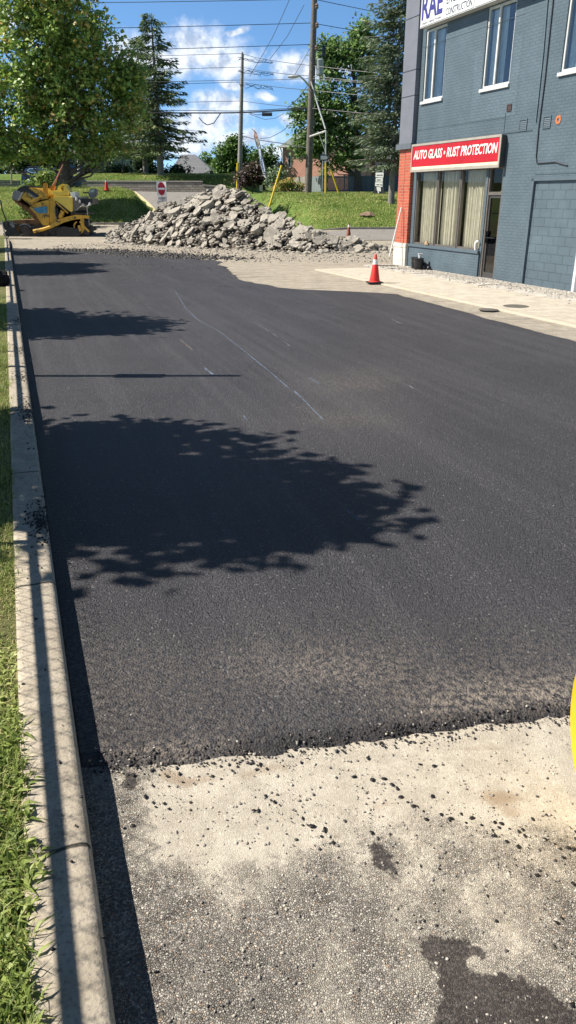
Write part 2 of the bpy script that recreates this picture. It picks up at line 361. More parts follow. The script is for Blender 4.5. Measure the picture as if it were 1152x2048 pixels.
wet = mask([Z4([(85,870),(110,848),(150,850),(200,900),(230,935),(235,980),(262,1030),(278,1085),(250,1085),(190,1040),(130,990),(95,930)]),
  Z4([(360,1330),(420,1310),(470,1350),(520,1330),(570,1330),(640,1370),(700,1410),(722,1460),(690,1480),(600,1460),(560,1490),(620,1520),(760,1530),(800,1560),(880,1560),(1000,1600),(1100,1690),(1190,1720),(1300,1900),(400,1900),(470,1700),(490,1650),(460,1560),(400,1480),(365,1420)]),
  Z4([(-15,680),(30,695),(38,730),(10,742),(-18,710)]), Z5([(80,560),(150,560),(150,640),(95,650)])])
brown = mask([Z4([(630,635),(690,595),(850,600),(880,640),(820,655),(760,670),(700,655)]), Z4([(760,695),(880,680),(885,705),(810,745),(775,735)]),
  Z4([(430,398),(600,372),(850,368),(700,392),(480,412)]), Z4([(1010,640),(1152,600),(1152,622),(1040,650)]), Z4([(80,672),(270,662),(280,680),(120,688)]),
  Z5([(230,575),(300,570),(340,595),(500,590),(600,555),(730,545),(725,565),(600,582),(400,612),(310,618),(250,605)])])
dust = .33 + .46*np.exp(-((py-1570 + (px-576)*.12)/150.)**2)*sm((px-230)/170.) + .12*np.exp(-((px-1000)/250)**2)*np.exp(-((py-1750)/160)**2)
dust = dust + .20*vn(X, Y, 1.7, 2) + .10*vn(X, Y, 5., 3) - .16*np.exp(-((px-300)/120)**2)*np.exp(-((py-1900)/200.)**2)
tag(link('worn_asphalt', grid_mesh('worn_asphalt', X, Y, .008 + vn(X, Y, 2.5, 8)*.004, MAP, {'wet': wet, 'brown': brown, 'dust': dust})), kind='structure')
# fresh mat
def fresh():
    na, nb = 230, 420
    a = np.linspace(0, 1, na); b = np.concatenate([[0, .00016, .0006, .0012], np.linspace(.0022**.5, 1, nb-4)**2])
    RX = [(2,7.5),(11.73,4.52),(17.75,2.62),(18.0,2.15),(18.3,1.35),(18.55,.77),(19.08,-.2),(21.25,-1.32),(25.2,-2.04),(27.84,-2.61),(36,-4.5)]
    A, B = np.meshgrid(a, b)
    xf = -.85 + 8.3*a
    Yf = np.interp(xf, [-.85,-.49,-.03,.26,.68,1.25,3,7.5], [2.30,2.32,2.39,2.45,2.505,2.615,2.9,3.3]) + np.array([noise.fractal((x*6,0,0), .7, 2, 5)*.022 for x in xf])
    Yb = 34.8 + (27.84-34.8)*a + np.array([noise.fractal((x*1.5,4,0), .7, 2, 4)*.5 for x in xf])
    Y = Yf[None]*(1-B) + Yb[None]*B
    jr = np.array([[noise.fractal((y*.9, 7, 0), .8, 2, 4)] for y in Y[:, -1]])*np.where(Y[:, -1:] > 17.5, .28, .07)
    l = curbx(Y) + .004; r = np.interp(Y, [t[0] for t in RX], [t[1] for t in RX]) + jr
    X = l*(1-A) + r*A
    db = np.abs(Y - Yf[None]); de = np.minimum(db, (r-X)*.7); de = np.minimum(de, (Yb[None]-Y)*.5)
    Zh = .03*sm(de/.075)*(1 - .0*X) + .001
    nzv = np.array([noise.fractal((x*.8, y*.8, 0), .8, 2, 3) for x, y in zip(X[:, ::6].ravel(), Y[:, ::6].ravel())]).reshape(X[:, ::6].shape)
    full = np.array([np.interp(a, a[::6], row) for row in nzv]); Zh = Zh + full*.004*sm(de/.3) + (.0045)
    px, py = proj(X, Y, Zh)
    du = .55*np.exp(-((px-600)/170)**2 - ((py-1345 - (px-600)*.02)/42)**2) + .6*np.exp(-((px-330)/110)**2 - ((py-1500)/22)**2) + .75*np.exp(-((px-1000)/190)**2 - ((py-1395+(px-1000)*.1)/40)**2) + .22*np.exp(-((py-1400)/150)**2) + .28*np.exp(-((px-700)/130)**2 - ((py-800)/60)**2)+ .35*sm((.12-de)/.1)*(py < 1300)
    du = du*(.55 + .9*sm(.5+full*1.2)); 
    dk = .9*np.exp(-((py - (1505 - (px-560)*.095 - 10))/30)**2)*sm((px-420)/120) 
    tag(link('fresh_asphalt', grid_mesh('fresh_asphalt', X, Y, Zh, MA, {'dust': du, 'dark': dk})), kind='structure')
fresh()
ZM = .034
# pavement in front of the shop, pale edge line, gravel strip against the wall
A0 = Vector((3.9607, 25.0026, 0)); DV = Vector((.3671, -.9302, 0)); IV = Vector((.9302, .3671, 0))
def fac(s, out=0., z=0.): p = A0 + DV*s - IV*out; return Vector((p.x, p.y, z))
def strip(name, p, q, s, mat, th, kind='structure', n=60, wob=0):
    me = []; 
    L = np.linspace(0, 1, n); P0 = np.outer(1-L, p[0]) + np.outer(L, p[1]); Q0 = np.outer(1-L, q[0]) + np.outer(L, q[1])
    if wob: P0 = P0 + np.array([[noise.noise((l*40, s, k))*wob for k in (0, 1)] for l in L])
    X = np.stack([P0[:, 0], P0[:, 0], Q0[:, 0]], 1); Y = np.stack([P0[:, 1], P0[:, 1], Q0[:, 1]], 1); Z = np.zeros_like(X) + th; Z[:, 0] = 0
    return tag(link(name, grid_mesh(name, X, Y, Z, mat, smooth=False)), kind=kind)
e0 = (.85, 24.29); e1 = (7.6, 6.3)
strip('pavement', (e0, e1), ((4.4, 25.4), (11.6, 7.6)), 1, MSIDE, .03)
MYL = P('worn yellow kerb paint', (.50, .43, .28), .8, .3, 6, stain=(.40, .355, .285), sth=(.36, .52))
strip('pavement_edge', ((e0[0]-.02, e0[1]-.05), (e1[0]-.02, e1[1])), ((e0[0]+.14, e0[1]+.02), (e1[0]+.12, e1[1]+.02)), 2, MYL, .036)
g0 = fac(-1.2, 1.1); g1 = fac(12, 1.1); g2 = fac(-1.2, -.1); g3 = fac(12, -.1)
strip('gravel_strip', ((g0.x, g0.y), (g1.x, g1.y)), ((g2.x, g2.y), (g3.x, g3.y)), 3, MGRAV, .040, wob=.5)
# kerb on the left, verge behind it
def kerb():
    ys = np.linspace(-3, 40, 300); prof = [(0, 0), (-.004, .128), (-.014, .145), (-.035, .152), (-.185, .155), (-.212, .150), (-.22, .0)]
    X = np.array([[curbx(y) + p[0]*1.06 for p in prof] for y in ys]); Y = np.repeat(ys[:, None], len(prof), 1)
    Z = np.array([[p[1] + (noise.noise((y*3, i*.7, 0))*.003 if p[1] > .05 else 0) for i, p in enumerate(prof)] for y in ys])
    tag(link('kerb', grid_mesh('kerb', X, Y, Z, MC, smooth=False)), kind='structure')
kerb()
ys = np.linspace(-4, 44, 200); al = np.linspace(0, 1, 30)
X = np.array([[curbx(y) - .20 - 12*a**1.8 for a in al] for y in ys]); Y = np.repeat(ys[:, None], 30, 1)
Z = np.array([[.139 + .25*sm((a-.2)*2) + noise.noise((x*4, y*4, 0))*.006 for a, x in zip(al, X[i])] for i, y in enumerate(ys)])
Z = Z * (1 - .0*Y)
tag(link('grass_verge', grid_mesh('grass_verge', X, Y, Z, MVERGE)), kind='structure')
# grass and leafy weeds on the verge
def m_leaf(name, stops, trans=.35, rough=.5, spec=.35):
    m, nt, out = newmat(name)
    r = nt.nodes.new('ShaderNodeValToRGB'); nt.links.new(att(nt, 'tint'), r.inputs[0])
    while len(r.color_ramp.elements) < len(stops): r.color_ramp.elements.new(.5)
    for e, (p, c) in zip(r.color_ramp.elements, stops): e.position = p; e.color = c4([min(.8, q*1.95) for q in c])
    p = nd(nt, 'ShaderNodeBsdfPrincipled', {'Base Color': r.outputs[0], 'Roughness': rough, 'Specular IOR Level': spec})
    t = nd(nt, 'ShaderNodeBsdfTranslucent', {'Color': mixc(nt, .5, r.outputs[0], (.16, .26, .03))})
    mx = nd(nt, 'ShaderNodeMixShader', {0: trans, 1: p.outputs[0], 2: t.outputs[0]}); nt.links.new(mx.outputs[0], out.inputs[0]); return m
MBL = m_leaf('grass blades', [(0, (.045, .070, .018)), (.45, (.135, .175, .038)), (.8, (.27, .29, .10)), (.93, (.30, .27, .12)), (1, (.42, .33, .18))])
def blades(n, y0, y1, wd, hmin, hmax, bw, name, yp=1.7, tmin=0., tmax=1., lean=.9, over=.05, broad=False, zc=.15):
    yy = y0 + (y1-y0)*RS.rand(n)**yp
    edge = np.array([noise.fractal((y*2.2, 1, 0), .8, 2, 3) for y in yy])*over*1.5
    xx = curbx(yy) - .205 + edge + (over > .04)*.075*np.exp(-((yy-1.85)/.28)**2)*np.array([.4+noise.noise((y*9, 2, 0)) for y in yy]) - wd*RS.rand(n)**.8
    patch = np.array([noise.noise((x*3, y*1.2, 4)) for x, y in zip(xx, yy)])
    h = (hmin + (hmax-hmin)*RS.rand(n)**1.6)*(.45 + 1.1*sm(patch*1.5+.5)); az = RS.rand(n)*6.283; ln = lean*RS.rand(n)*h
    dx, dy = np.cos(az), np.sin(az); wx, wy = -dy*bw/2, dx*bw/2
    if broad: wx, wy = wx*(.7+RS.rand(n)), wy*(.7+RS.rand(n))
    P0 = np.stack([xx, yy, np.full(n, zc-.012)], 1)
    P1 = P0 + np.stack([dx*ln*.45, dy*ln*.45, h*.62], 1); P2 = P0 + np.stack([dx*ln*1.15, dy*ln*1.15, h*(.95 - .35*(ln/h))], 1)
    Wv = np.stack([wx, wy, np.zeros(n)], 1); k = 1.0 if broad else .8
    V = np.stack([P0-Wv*(.3 if broad else 1), P0+Wv*(.3 if broad else 1), P1+Wv*k*(1.4 if broad else 1), P1-Wv*k*(1.4 if broad else 1), P2+Wv*.12, P2-Wv*.12], 1).reshape(-1, 3)
    b = np.arange(n)[:, None]*6; Fc = np.concatenate([b+np.array([[0,1,2,3]]), b+np.array([[3,2,4,5]])], 1).reshape(-1, 4)
    t = np.clip(tmin + (tmax-tmin)*(RS.rand(n)*.6 + .4*sm(.5 - patch*1.4)), 0, 1)
    return tag(link(name, npmesh(name, V, Fc, MBL, 4, {'tint': ('FACE', np.repeat(t, 2))})), kind='stuff', cat='grass')
o = blades(32000, .9, 16, .5, .02, .07, .0042, 'grass', over=.03); tag(o, 'short green and straw coloured grass along the back of the kerb')
o = blades(8000, .95, 3.0, .5, .012, .044, .0075, 'weeds', 1.2, .25, .9, 1.5, .06, True); tag(o, 'bright leafy weeds spilling over the concrete kerb', 'weeds')
o = blades(22000, .9, 13, .5, .01, .04, .0036, 'dry_grass', 1.4, .86, 1., 2.2, .05); tag(o, 'dry straw coloured thatch between the green weeds')
# loose bits: pebbles on the apron, tar spatter, crumbs on mat and kerb
ICO = None
def bits(name, pts, rad, mats, label, cat, flat=.6, mi=None):
    n = len(pts); t = (1+5**.5)/2
    bv = np.array([(-1,t,0),(1,t,0),(-1,-t,0),(1,-t,0),(0,-1,t),(0,1,t),(0,-1,-t),(0,1,-t),(t,0,-1),(t,0,1),(-t,0,-1),(-t,0,1)])/1.9
    bf = np.array([(0,11,5),(0,5,1),(0,1,7),(0,7,10),(0,10,11),(1,5,9),(5,11,4),(11,10,2),(10,7,6),(7,1,8),(3,9,4),(3,4,2),(3,2,6),(3,6,8),(3,8,9),(4,9,5),(2,4,11),(6,2,10),(8,6,7),(9,8,1)])
    jit = 1 + (RS.rand(n, 12, 1)-.5)*.7; an = RS.rand(n)*6.28; c, s = np.cos(an), np.sin(an); st = .7 + .6*RS.rand(n)
    B = bv[None]*jit; Xr = (B[..., 0]*c[:, None] - B[..., 1]*s[:, None])*st[:, None]; Yr = (B[..., 0]*s[:, None] + B[..., 1]*c[:, None])/st[:, None]
    V = np.stack([Xr, Yr, B[..., 2]*flat], -1)*rad[:, None, None] + pts[:, None, :]
    Fc = (bf[None] + np.arange(n)[:, None, None]*12).reshape(-1, 3)
    me = npmesh(name, V.reshape(-1, 3), Fc, mats, 3, mi=None if mi is None else np.repeat(mi, 20))
    return tag(link(name, me), label, cat, kind='stuff')
MST = [P('pale pebble', (.48, .44, .37), .85, .3, 30), P('grey pebble', (.26, .24, .22), .85, .3, 30), P('dark pebble', (.07, .065, .06), .8, .3, 30)]
n = 3600; p = np.stack([-1.0 + 2.9*RS.rand(n), .95 + 1.55*RS.rand(n), np.zeros(n)], 1); p[:, 2] = .010
kp = p[:, 0] > curbx(p[:, 1]) + .01; p = p[kp]; n = len(p)
bits('pebbles', p, .002 + .0048*RS.rand(n)**3, MST, 'small loose pebbles and grit on the worn asphalt', 'pebbles', .6, RS.choice([0, 0, 1, 1, 2], n))
sp = Z4([(20,530),(108,545),(172,540),(212,570),(240,590),(263,635),(295,660),(325,678),(345,684),(372,708),(388,748),(463,722),(510,757),(515,745),(590,765),(670,778),(735,762),(725,803),(738,833),(797,860),(856,887),(887,830),(930,747),(1000,725),(1068,897),(1110,892),(1138,898),(1087,943),(1040,872),(990,848),(1148,812),(1148,848),(453,1000),(358,987),(238,968),(140,840),(110,815),(700,1140),(953,1030),(1137,1077),(1076,1252),(1053,1276),(1040,1395),(743,1268),(1130,1695),(93,435),(428,475),(355,467),(420,633),(860,810),(880,800),(812,795),(565,720),(620,742),(760,790),(770,770)]) + \
     Z5([(615,543),(203,625),(175,668),(205,690),(247,693),(265,715),(215,707),(130,780),(635,665),(670,687),(690,700),(590,720),(608,722),(778,750),(815,780),(850,820),(862,795),(895,845),(975,590),(1045,603),(1090,598),(1120,620),(1140,635),(930,490),(940,497)])
MTAR = P('tar', (.012, .011, .011), .55, .2, 20)
pp = np.array([G(x, y) + (.012,) for x, y in sp]); rr = .0045 + .0065*RS.rand(len(pp)); 
ex = pp[RS.randint(0, len(pp), 260)] + np.stack([RS.randn(260)*.05, RS.randn(260)*.05, np.zeros(260)], 1)
bits('tar_spatter', np.concatenate([pp, ex]), np.concatenate([rr, .001 + .0022*RS.rand(260)]), MTAR, 'black tar drops spattered over the pale worn asphalt', 'tar spatter', .16)
def crumbs(n, f, rmin, rmax, name, mats, label, cat, mi=None):
    q = np.array([f() for _ in range(n)]); return bits(name, q, rmin + (rmax-rmin)*RS.rand(n)**2.5, mats, label, cat, .7, mi)
def kc():
    y = random.choice([4.35, 4.5, 4.4, 4.42, 6.9, 7.1, 7.3, 8.6, 10.3, 13, random.uniform(1.2, 14)]) + random.gauss(0, .07 + .15*random.random()); return (curbx(y) - abs(random.gauss(0, .075)) , y, .157)
crumbs(1500, kc, .0015, .010, 'asphalt_crumbs', MTAR, 'black asphalt crumbs fallen on the kerb top', 'asphalt crumbs')
def lip():
    x = random.uniform(-.8, 2.0); yf = np.interp(x, [-.85,-.49,-.03,.26,.68,1.25,3], [2.30,2.32,2.39,2.45,2.505,2.615,2.9]) + random.gauss(.03, .045); return (x, yf, .012 + .024*float(sm((yf - np.interp(x, [-.85,-.49,-.03,.26,.68,1.25,3], [2.30,2.32,2.39,2.45,2.505,2.615,2.9]))/.08)))
crumbs(2000, lip, .0015, .0075, 'asphalt_grains', [P('asphalt grain', (.03, .028, .03), .6, .3, 20), MST[1], MST[0]], 'loose black asphalt grains along the ragged edge of the new mat', 'asphalt grains', RS.choice([0]*14 + [1, 2], 2000))
def onmat():
    y = 2.5 + 8*random.random()**1.8; return (random.uniform(curbx(y) + .1, curbx(y) + 5), y, ZM+.002)
crumbs(1200, onmat, .0012, .005, 'loose_chips', [P('asphalt grain', (.03, .028, .03)), MST[1], MST[0]], 'loose grey and pale stone chips scattered on the fresh black asphalt', 'stone chips', RS.choice([0, 0, 1, 1, 2], 1200))
def gv():
    s = random.uniform(-1, 9); q = fac(s, abs(random.gauss(0, .4)) + .02); return (q.x, q.y, .044)
crumbs(6000, gv, .012, .028, 'wall_gravel', MST[:2], 'pale gravel heaped along the foot of the painted wall', 'gravel', RS.choice([0, 0, 0, 1], 6000))
def farg():
    y = random.uniform(27, 41); x = random.uniform(-11, 5); return (x, y, .01)
crumbs(5000, farg, .012, .05, 'lot_gravel', [MST[0], MST[1], MST[2]], 'scattered broken gravel on the dusty lot before the rubble', 'gravel', RS.choice([0, 1, 1, 2], 5000))
def gp():
    t = random.random(); y = 28.5 + 5.5*t + random.gauss(0, .35); x = -3 - 6.5*t + random.gauss(0, 1.0); return (x, y, .02)
crumbs(2600, gp, .02, .07, 'black_crumb_ridge', [MTAR, MST[2]], 'low dark ridge of asphalt crumbs at the far edge of the mat', 'asphalt crumbs', RS.choice([0, 1], 2600))
# chalk marks
MCH = {}
def m_chalk(name, col):
    m, nt, out = newmat(name); v = wpos(nt)
    d = nd(nt, 'ShaderNodeBsdfDiffuse', {'Color': c4(col)}); t = nd(nt, 'ShaderNodeBsdfTransparent')
    f = ramp(nt, noi(nt, v, 30., 8, .78), .40, .64, 0., .62)
    mx = nd(nt, 'ShaderNodeMixShader', {0: f, 1: t.outputs[0], 2: d.outputs[0]}); nt.links.new(mx.outputs[0], out.inputs[0]); return m
MCH['b'] = m_chalk('blue chalk', (.34, .47, .66)); MCH['w'] = m_chalk('pale chalk', (.45, .44, .44)); MCH['t'] = m_chalk('tan chalk', (.30, .26, .22))
def chalk(pts, wd, c, label, dash=None):
    b = MB(); g = [Vector(G(x, y, ZM) + (ZM + .009,)) for x, y in pts]
    for a, e in zip(g, g[1:]):
        L = (e-a).length; n = max(1, int(L/.35)) if dash is None else max(1, int(L/dash))
        d = (e-a)/n; s = Vector((-d.y, d.x, 0)).normalized()
        for k in range(n):
            p0 = a + d*k; p1 = p0 + d*(1 if dash is None else random.uniform(.45, .8)); w0 = wd*random.uniform(.35, 1)/2; w1 = wd*random.uniform(.35, 1)/2
            b.quad(p0 - s*w0, p0 + s*w0, p1 + s*w1, p1 - s*w1)
    tag(b.build('chalk_line', MCH[c]), label, 'chalk mark')
chalk([(350,582),(372,618),(395,640),(440,665),(492,706),(540,745),(577,777)], .018, 'b', 'long pale blue chalk line curving down the middle of the new asphalt')
chalk([(588,783),(612,806),(645,840)], .02, 'b', 'short blue chalk streak continuing below the long line')
chalk([(409,737),(427,751)], .03, 'b', 'bright blue chalk tick just above the thin post shadow')
chalk([(360,680),(386,702)], .035, 't', 'tan scuff line between the upper tree shadow and the post shadow')
chalk([(515,648),(545,668),(590,700)], .02, 'w', 'faint pale chalk line right of the long blue line', .5)
chalk([(618,757),(640,769)], .025, 'b', 'small blue chalk mark right of the end of the long line')
chalk([(690,1019),(719,1043)], .014, 'b', 'blue chalk tick inside the large tree shadow')
chalk([(487,832),(494,842)], .015, 'b', 'tiny blue chalk dot above the large tree shadow')
chalk([(818,772),(827,779)], .02, 'w', 'white chalk tick far right on the new asphalt')
chalk([(784,640),(802,648)], .04, 'w', 'pale chalk tick below the traffic cone by the pavement')

# ------------------------------------------------------------------ shop building (local x along the wall, y into it)
RZ = math.atan2(-.9302, .3671)
bd = empty('shop_building', (A0.x, A0.y, 0), RZ, 'blue grey painted brick building with a red shop sign over curtained windows', 'building')
def m_brick(name, col, mort, sw, sh, ms=.008, var=.12, bdist=.008, rough=.7, paint=False, ax=0, bev=.1):
    m, nt, out = newmat(name); v = opos(nt); s = nd(nt, 'ShaderNodeSeparateXYZ', {0: v})
    u = nd(nt, 'ShaderNodeCombineXYZ', {0: mth(nt, 'ADD', s.outputs[0], s.outputs[1]), 1: s.outputs[2], 2: 0.}).outputs[0]
    wob = nd(nt, 'ShaderNodeVectorMath', {0: nd(nt, 'ShaderNodeTexNoise', {'Vector': v, 'Scale': 5.}).outputs['Color'], 'Scale': .006}, operation='SCALE').outputs[0]
    u = nd(nt, 'ShaderNodeVectorMath', {0: u, 1: wob}, operation='ADD').outputs[0]
    b = nd(nt, 'ShaderNodeTexBrick', {'Vector': u, 'Scale': 1., 'Mortar Size': ms, 'Mortar Smooth': .3, 'Bias': 0., 'Brick Width': sw, 'Row Height': sh, 'Color1': c4([x*(1-var) for x in col]), 'Color2': c4([x*(1+var) for x in col]), 'Mortar': c4(mort)})
    c = b.outputs['Color']; n = noi(nt, v, 1.1, 7, .7); n2 = noi(nt, v, 22., 6, .7)
    c = mixc(nt, ramp(nt, n, .35, .7, 0, .28), c, [min(1, x*1.7 + .02) for x in col]); c = mixc(nt, ramp(nt, n2, .62, .74, 0, .4), c, [min(1, x*2.0+.03) for x in col])
    c = mixc(nt, ramp(nt, n2, .30, .38, .35, 0), c, [x*.45 for x in col])
    h = mth(nt, 'ADD', mth(nt, 'MULTIPLY', mth(nt, 'SUBTRACT', 1., b.outputs['Fac']), 1.), mth(nt, 'MULTIPLY', n2, .35))
    finish(nt, out, c, rough, h, bdist, spec=.35); return m
BL = (.085, .118, .140)
MBR = m_brick('blue grey painted brick', BL, [x*.80 for x in BL], .215, .071, .006, .04, .0045, .55)
MCMU = m_brick('blue grey painted block', BL, [x*.72 for x in BL], .41, .205, .008, .04, .009, .55)
MRED = m_brick('red brick', (.40, .085, .045), (.36, .20, .14), .215, .085, .012, .22, .006, .8)
MWST = m_brick('white stone block', (.62, .58, .50), (.40, .38, .34), .42, .235, .006, .03, .004, .8)
MPAN = P('grey stucco panel', (.155, .165, .195), .7, .08, 3, .002, 60)
MTRM = P('dark trim', (.035, .04, .05), .5, .1)
MWHT = P('white window frame', (.62, .62, .60), .45, .12, 3)
MBRZ = P('bronze frame', (.13, .115, .10), .4, .15, 5, spec=.5)
MALU = P('pale aluminium', (.42, .41, .39), .4, .1, 5, metal=.3)
MCUR = P('curtain cloth', (.52, .505, .415), .9, .12, 6)
MCURW = P('pale sheer curtain', (.70, .72, .68), .9, .12, 6)
MDARK = P('dark interior', (.012, .013, .015), .8, .2)
MBLK = P('black plastic', (.015, .015, .016), .4, .2, 12)
def m_glass(name, fres=1.45, mn=.09, col=(.9, .93, .93)):
    m, nt, out = newmat(name); t = nd(nt, 'ShaderNodeBsdfTransparent', {'Color': c4(col)}); g = nd(nt, 'ShaderNodeBsdfGlossy', {'Roughness': .015, 'Color': (1, 1, 1, 1)})
    f = nd(nt, 'ShaderNodeFresnel', {'IOR': fres}).outputs[0]; f = mth(nt, 'ADD', f, mn, clamp=True)
    nt.links.new(nd(nt, 'ShaderNodeMixShader', {0: f, 1: t.outputs[0], 2: g.outputs[0]}).outputs[0], out.inputs[0]); return m
MGL = m_glass('window glass', 1.45, .05); MGS = m_glass('shop glass', 1.25, .0, (.98, .98, .96)); MGD = m_glass('door glass', 1.4, .04, (.20, .21, .21))
LEN = 9.6; ZT = 8.6; DEP = 11.
opens = [(.05,1.14,4.70,6.50),(3.02,4.18,4.70,6.50),(6.05,7.25,4.70,6.50),(0.,3.62,.74,2.84),(3.70,4.36,.02,2.84),(5.60,7.34,0.,2.46),(7.42,8.4,0.,2.3)]
sx_ = sorted({-.18, LEN} | {o_[0] for o_ in opens} | {o_[1] for o_ in opens}); sz_ = sorted({0., ZT} | {o_[2] for o_ in opens} | {o_[3] for o_ in opens})
b = MB()
for i in range(len(sx_)-1):
    for k in range(len(sz_)-1):
        cx, cz = (sx_[i]+sx_[i+1])/2, (sz_[k]+sz_[k+1])/2
        if any(o_[0] < cx < o_[1] and o_[2] < cz < o_[3] for o_ in opens): continue
        b.quad((sx_[i],0,sz_[k]), (sx_[i+1],0,sz_[k]), (sx_[i+1],0,sz_[k+1]), (sx_[i],0,sz_[k+1]))
for x0,x1,z0,z1 in opens:
    d = .16 if z0 > .1 or x0 < 5 else .06
    b.quad((x0,0,z0),(x0,d,z0),(x0,d,z1),(x0,0,z1)); b.quad((x1,0,z0),(x1,0,z1),(x1,d,z1),(x1,d,z0)); b.quad((x0,0,z1),(x0,d,z1),(x1,d,z1),(x1,0,z1)); b.quad((x0,0,z0),(x1,0,z0),(x1,d,z0),(x0,d,z0))
b.quad((LEN,0,0),(LEN,DEP,0),(LEN,DEP,ZT),(LEN,0,ZT)).quad((-.9,.1,0),(-.9,.1,ZT),(-.9,DEP,ZT),(-.9,DEP,0)).quad((-.9,DEP,0),(-.9,DEP,ZT),(LEN,DEP,ZT),(LEN,DEP,0))
b.build('wall', MBR, bd, False)
MB().box(-.95, LEN+.05, -.04, DEP+.05, ZT, ZT+.25).build('roof', MTRM, bd, False)
MB().box(5.60, 7.34, .05, .3, 0, 2.46).build('block_infill', MCMU, bd, False)
b = MB(); b.box(5.50, 5.597, -.012, .05, 0, 2.52).box(5.50, 7.36, -.012, .05, 2.463, 2.52).build('infill_surround', P('blue grey paint', BL, .55, .1, 4), bd, False)
b = MB()
b.box(.0, 5.30, -.012, 0.02, 3.58, 3.60).box(4.18, 4.186, -.01, .01, 3.6, 4.05).box(-.18, 4.2, -.006, .01, 3.945, 3.953)
b.box(5.60, 7.4, -.008, .01, 2.60, 2.612).box(-.15, 4.6, -.005, .01, 6.10, 6.107)
b.build('ledge_lines', P('blue grey paint dark', [x*.7 for x in BL], .6, .1, 4), bd, False)
b = MB(); b.quad((2.62,-.0022,3.97),(4.55,-.0022,3.97),(4.55,-.0022,4.66),(2.62,-.0022,4.66)).quad((2.62,-.0022,4.66),(2.98,-.0022,4.66),(2.98,-.0022,5.6),(2.62,-.0022,5.6)).quad((4.25,-.0022,4.66),(4.55,-.0022,4.66),(4.55,-.0022,5.7),(4.25,-.0022,5.7))
b.build('repaint_patch', m_brick('touched up paint', [x*1.16 for x in BL], [x*.95 for x in BL], .215, .071, .006, .04, .007, .55), bd, False)
# pier at the corner
pr = MB(); pr.box(-.95, -.18, -.14, .3, 3.62, ZT).build('corner_panel', MPAN, bd, False)
for z_ in (5.555, 4.885, 6.9): MB().box(-.955, -.175, -.146, .1, z_, z_+.02).build('panel_joint', MTRM, bd, False)
MB().box(-1.04, -.12, -.20, .3, 3.46, 3.615).build('panel_ledge', P('ledge grey', (.12, .135, .155), .5, .1), bd, False)
MB().box(-.93, -.20, -.11, .3, .74, 3.455).build('brick_pier', MRED, bd, False)
MB().box(-.565, -.555, -.114, -.1, .74, 3.45).build('pier_joint', MTRM, bd, False)
pb_ = MB(); pb_.box(-.97, -.16, -.16, .3, .60, .735); pb_.build('pier_cap', P('white stone cap', (.62, .58, .50), .8, .1, 8), bd, False, bevel=.012)
MB().box(-.95, -.18, -.145, .3, -.02, .598).build('pier_base', MWST, bd, False)
# low wall and sill below the shop window
MB().box(-.17, 3.66, -.05, -.003, 0, .655).build('low_wall', MBR, bd, False)
MB().box(-.17, 3.66, -.09, .12, .657, .735).build('shop_sill', P('blue grey paint', BL), bd, False, bevel=.008)
def window(x0, x1, z0, z1, cur, split=.42):
    f = MB(); t = .055; y0, y1 = .03, .10; xm = x0 + (x1-x0)*split
    f.box(x0, x0+t, y0, y1, z0, z1).box(x1-t, x1, y0, y1, z0, z1).box(x0+t, x1-t, y0, y1, z1-t, z1).box(x0+t, x1-t, y0, y1, z0, z0+t).box(xm-.03, xm+.03, y0-.01, y1, z0+t, z1-t)
    fo = f.build('window', MWHT, bd, False)
    MB().box(x0-.04, x1+.03, -.05, .05, z0-.075, z0-.003).build('sill', MWHT, fo, False)
    MB().quad((x0+t, .06, z0+t), (x1-t, .06, z0+t), (x1-t, .06, z1-t), (x0+t, .06, z1-t)).build('pane', MGL, fo, False)
    MB().box(x0, x1, 1.2, 1.25, z0-.3, z1+.3).build('room', MDARK, fo, False)
    if cur:
        cb = MB()
        for c0, c1 in cur:
            n = int((c1-c0)/.02); xs = [c0 + (c1-c0)*i/n for i in range(n+1)]
            for a_, b_ in zip(xs, xs[1:]): cb.quad((a_, .17+.02*math.sin(a_*52), z0), (b_, .17+.02*math.sin(b_*52), z0), (b_, .17+.02*math.sin(b_*52), z1), (a_, .17+.02*math.sin(a_*52), z1))
        cb.build('curtain', MCURW, fo, False, smooth=True)
window(.05, 1.14, 4.70, 6.50, [(.08, .55), (.55, .78)])
window(3.02, 4.18, 4.70, 6.50, [(3.05, 3.72), (3.92, 4.15)])
window(6.05, 7.25, 4.70, 6.50, [(6.1, 7.2)])
# shop front
f = MB(); t = .05
for x in (.0, 1.14, 2.34, 3.57): f.box(x, x+t, .02, .12, .74, 2.84)
for x in (1.22, 2.42): f.box(x, x+.035, .02, .12, .74, 2.84)
for a_, b_ in ((.05,1.14),(1.257,2.34),(2.457,3.57)): f.box(a_, b_, .03, .11, .74, .79).box(a_, b_, .03, .11, 2.78, 2.84)
sf = f.build('shop_window', MBRZ, bd, False)
MB().quad((.05,.07,.79),(3.57,.07,.79),(3.57,.07,2.78),(.05,.07,2.78)).build('pane', MGS, sf, False)
cb = MB()
for c0, c1 in ((.10, 1.12), (1.27, 2.33), (2.47, 3.60)):
    n = 90; pt = [(c0 + (c1-c0)*i/n, .22 + .03*math.sin((c0+(c1-c0)*i/n)*43 + 2*math.sin(i*.11)) + .012*math.sin(i*1.7)) for i in range(n+1)]
    for (a_, ya), (b_, yb) in zip(pt, pt[1:]): cb.quad((a_, ya, .76), (b_, yb, .76), (b_, yb, 2.84), (a_, ya, 2.84))
cb.build('curtain', MCUR, sf, False, smooth=True)
MB().box(.0, 3.62, 1.3, 1.35, .5, 2.9).build('room', MDARK, sf, False)
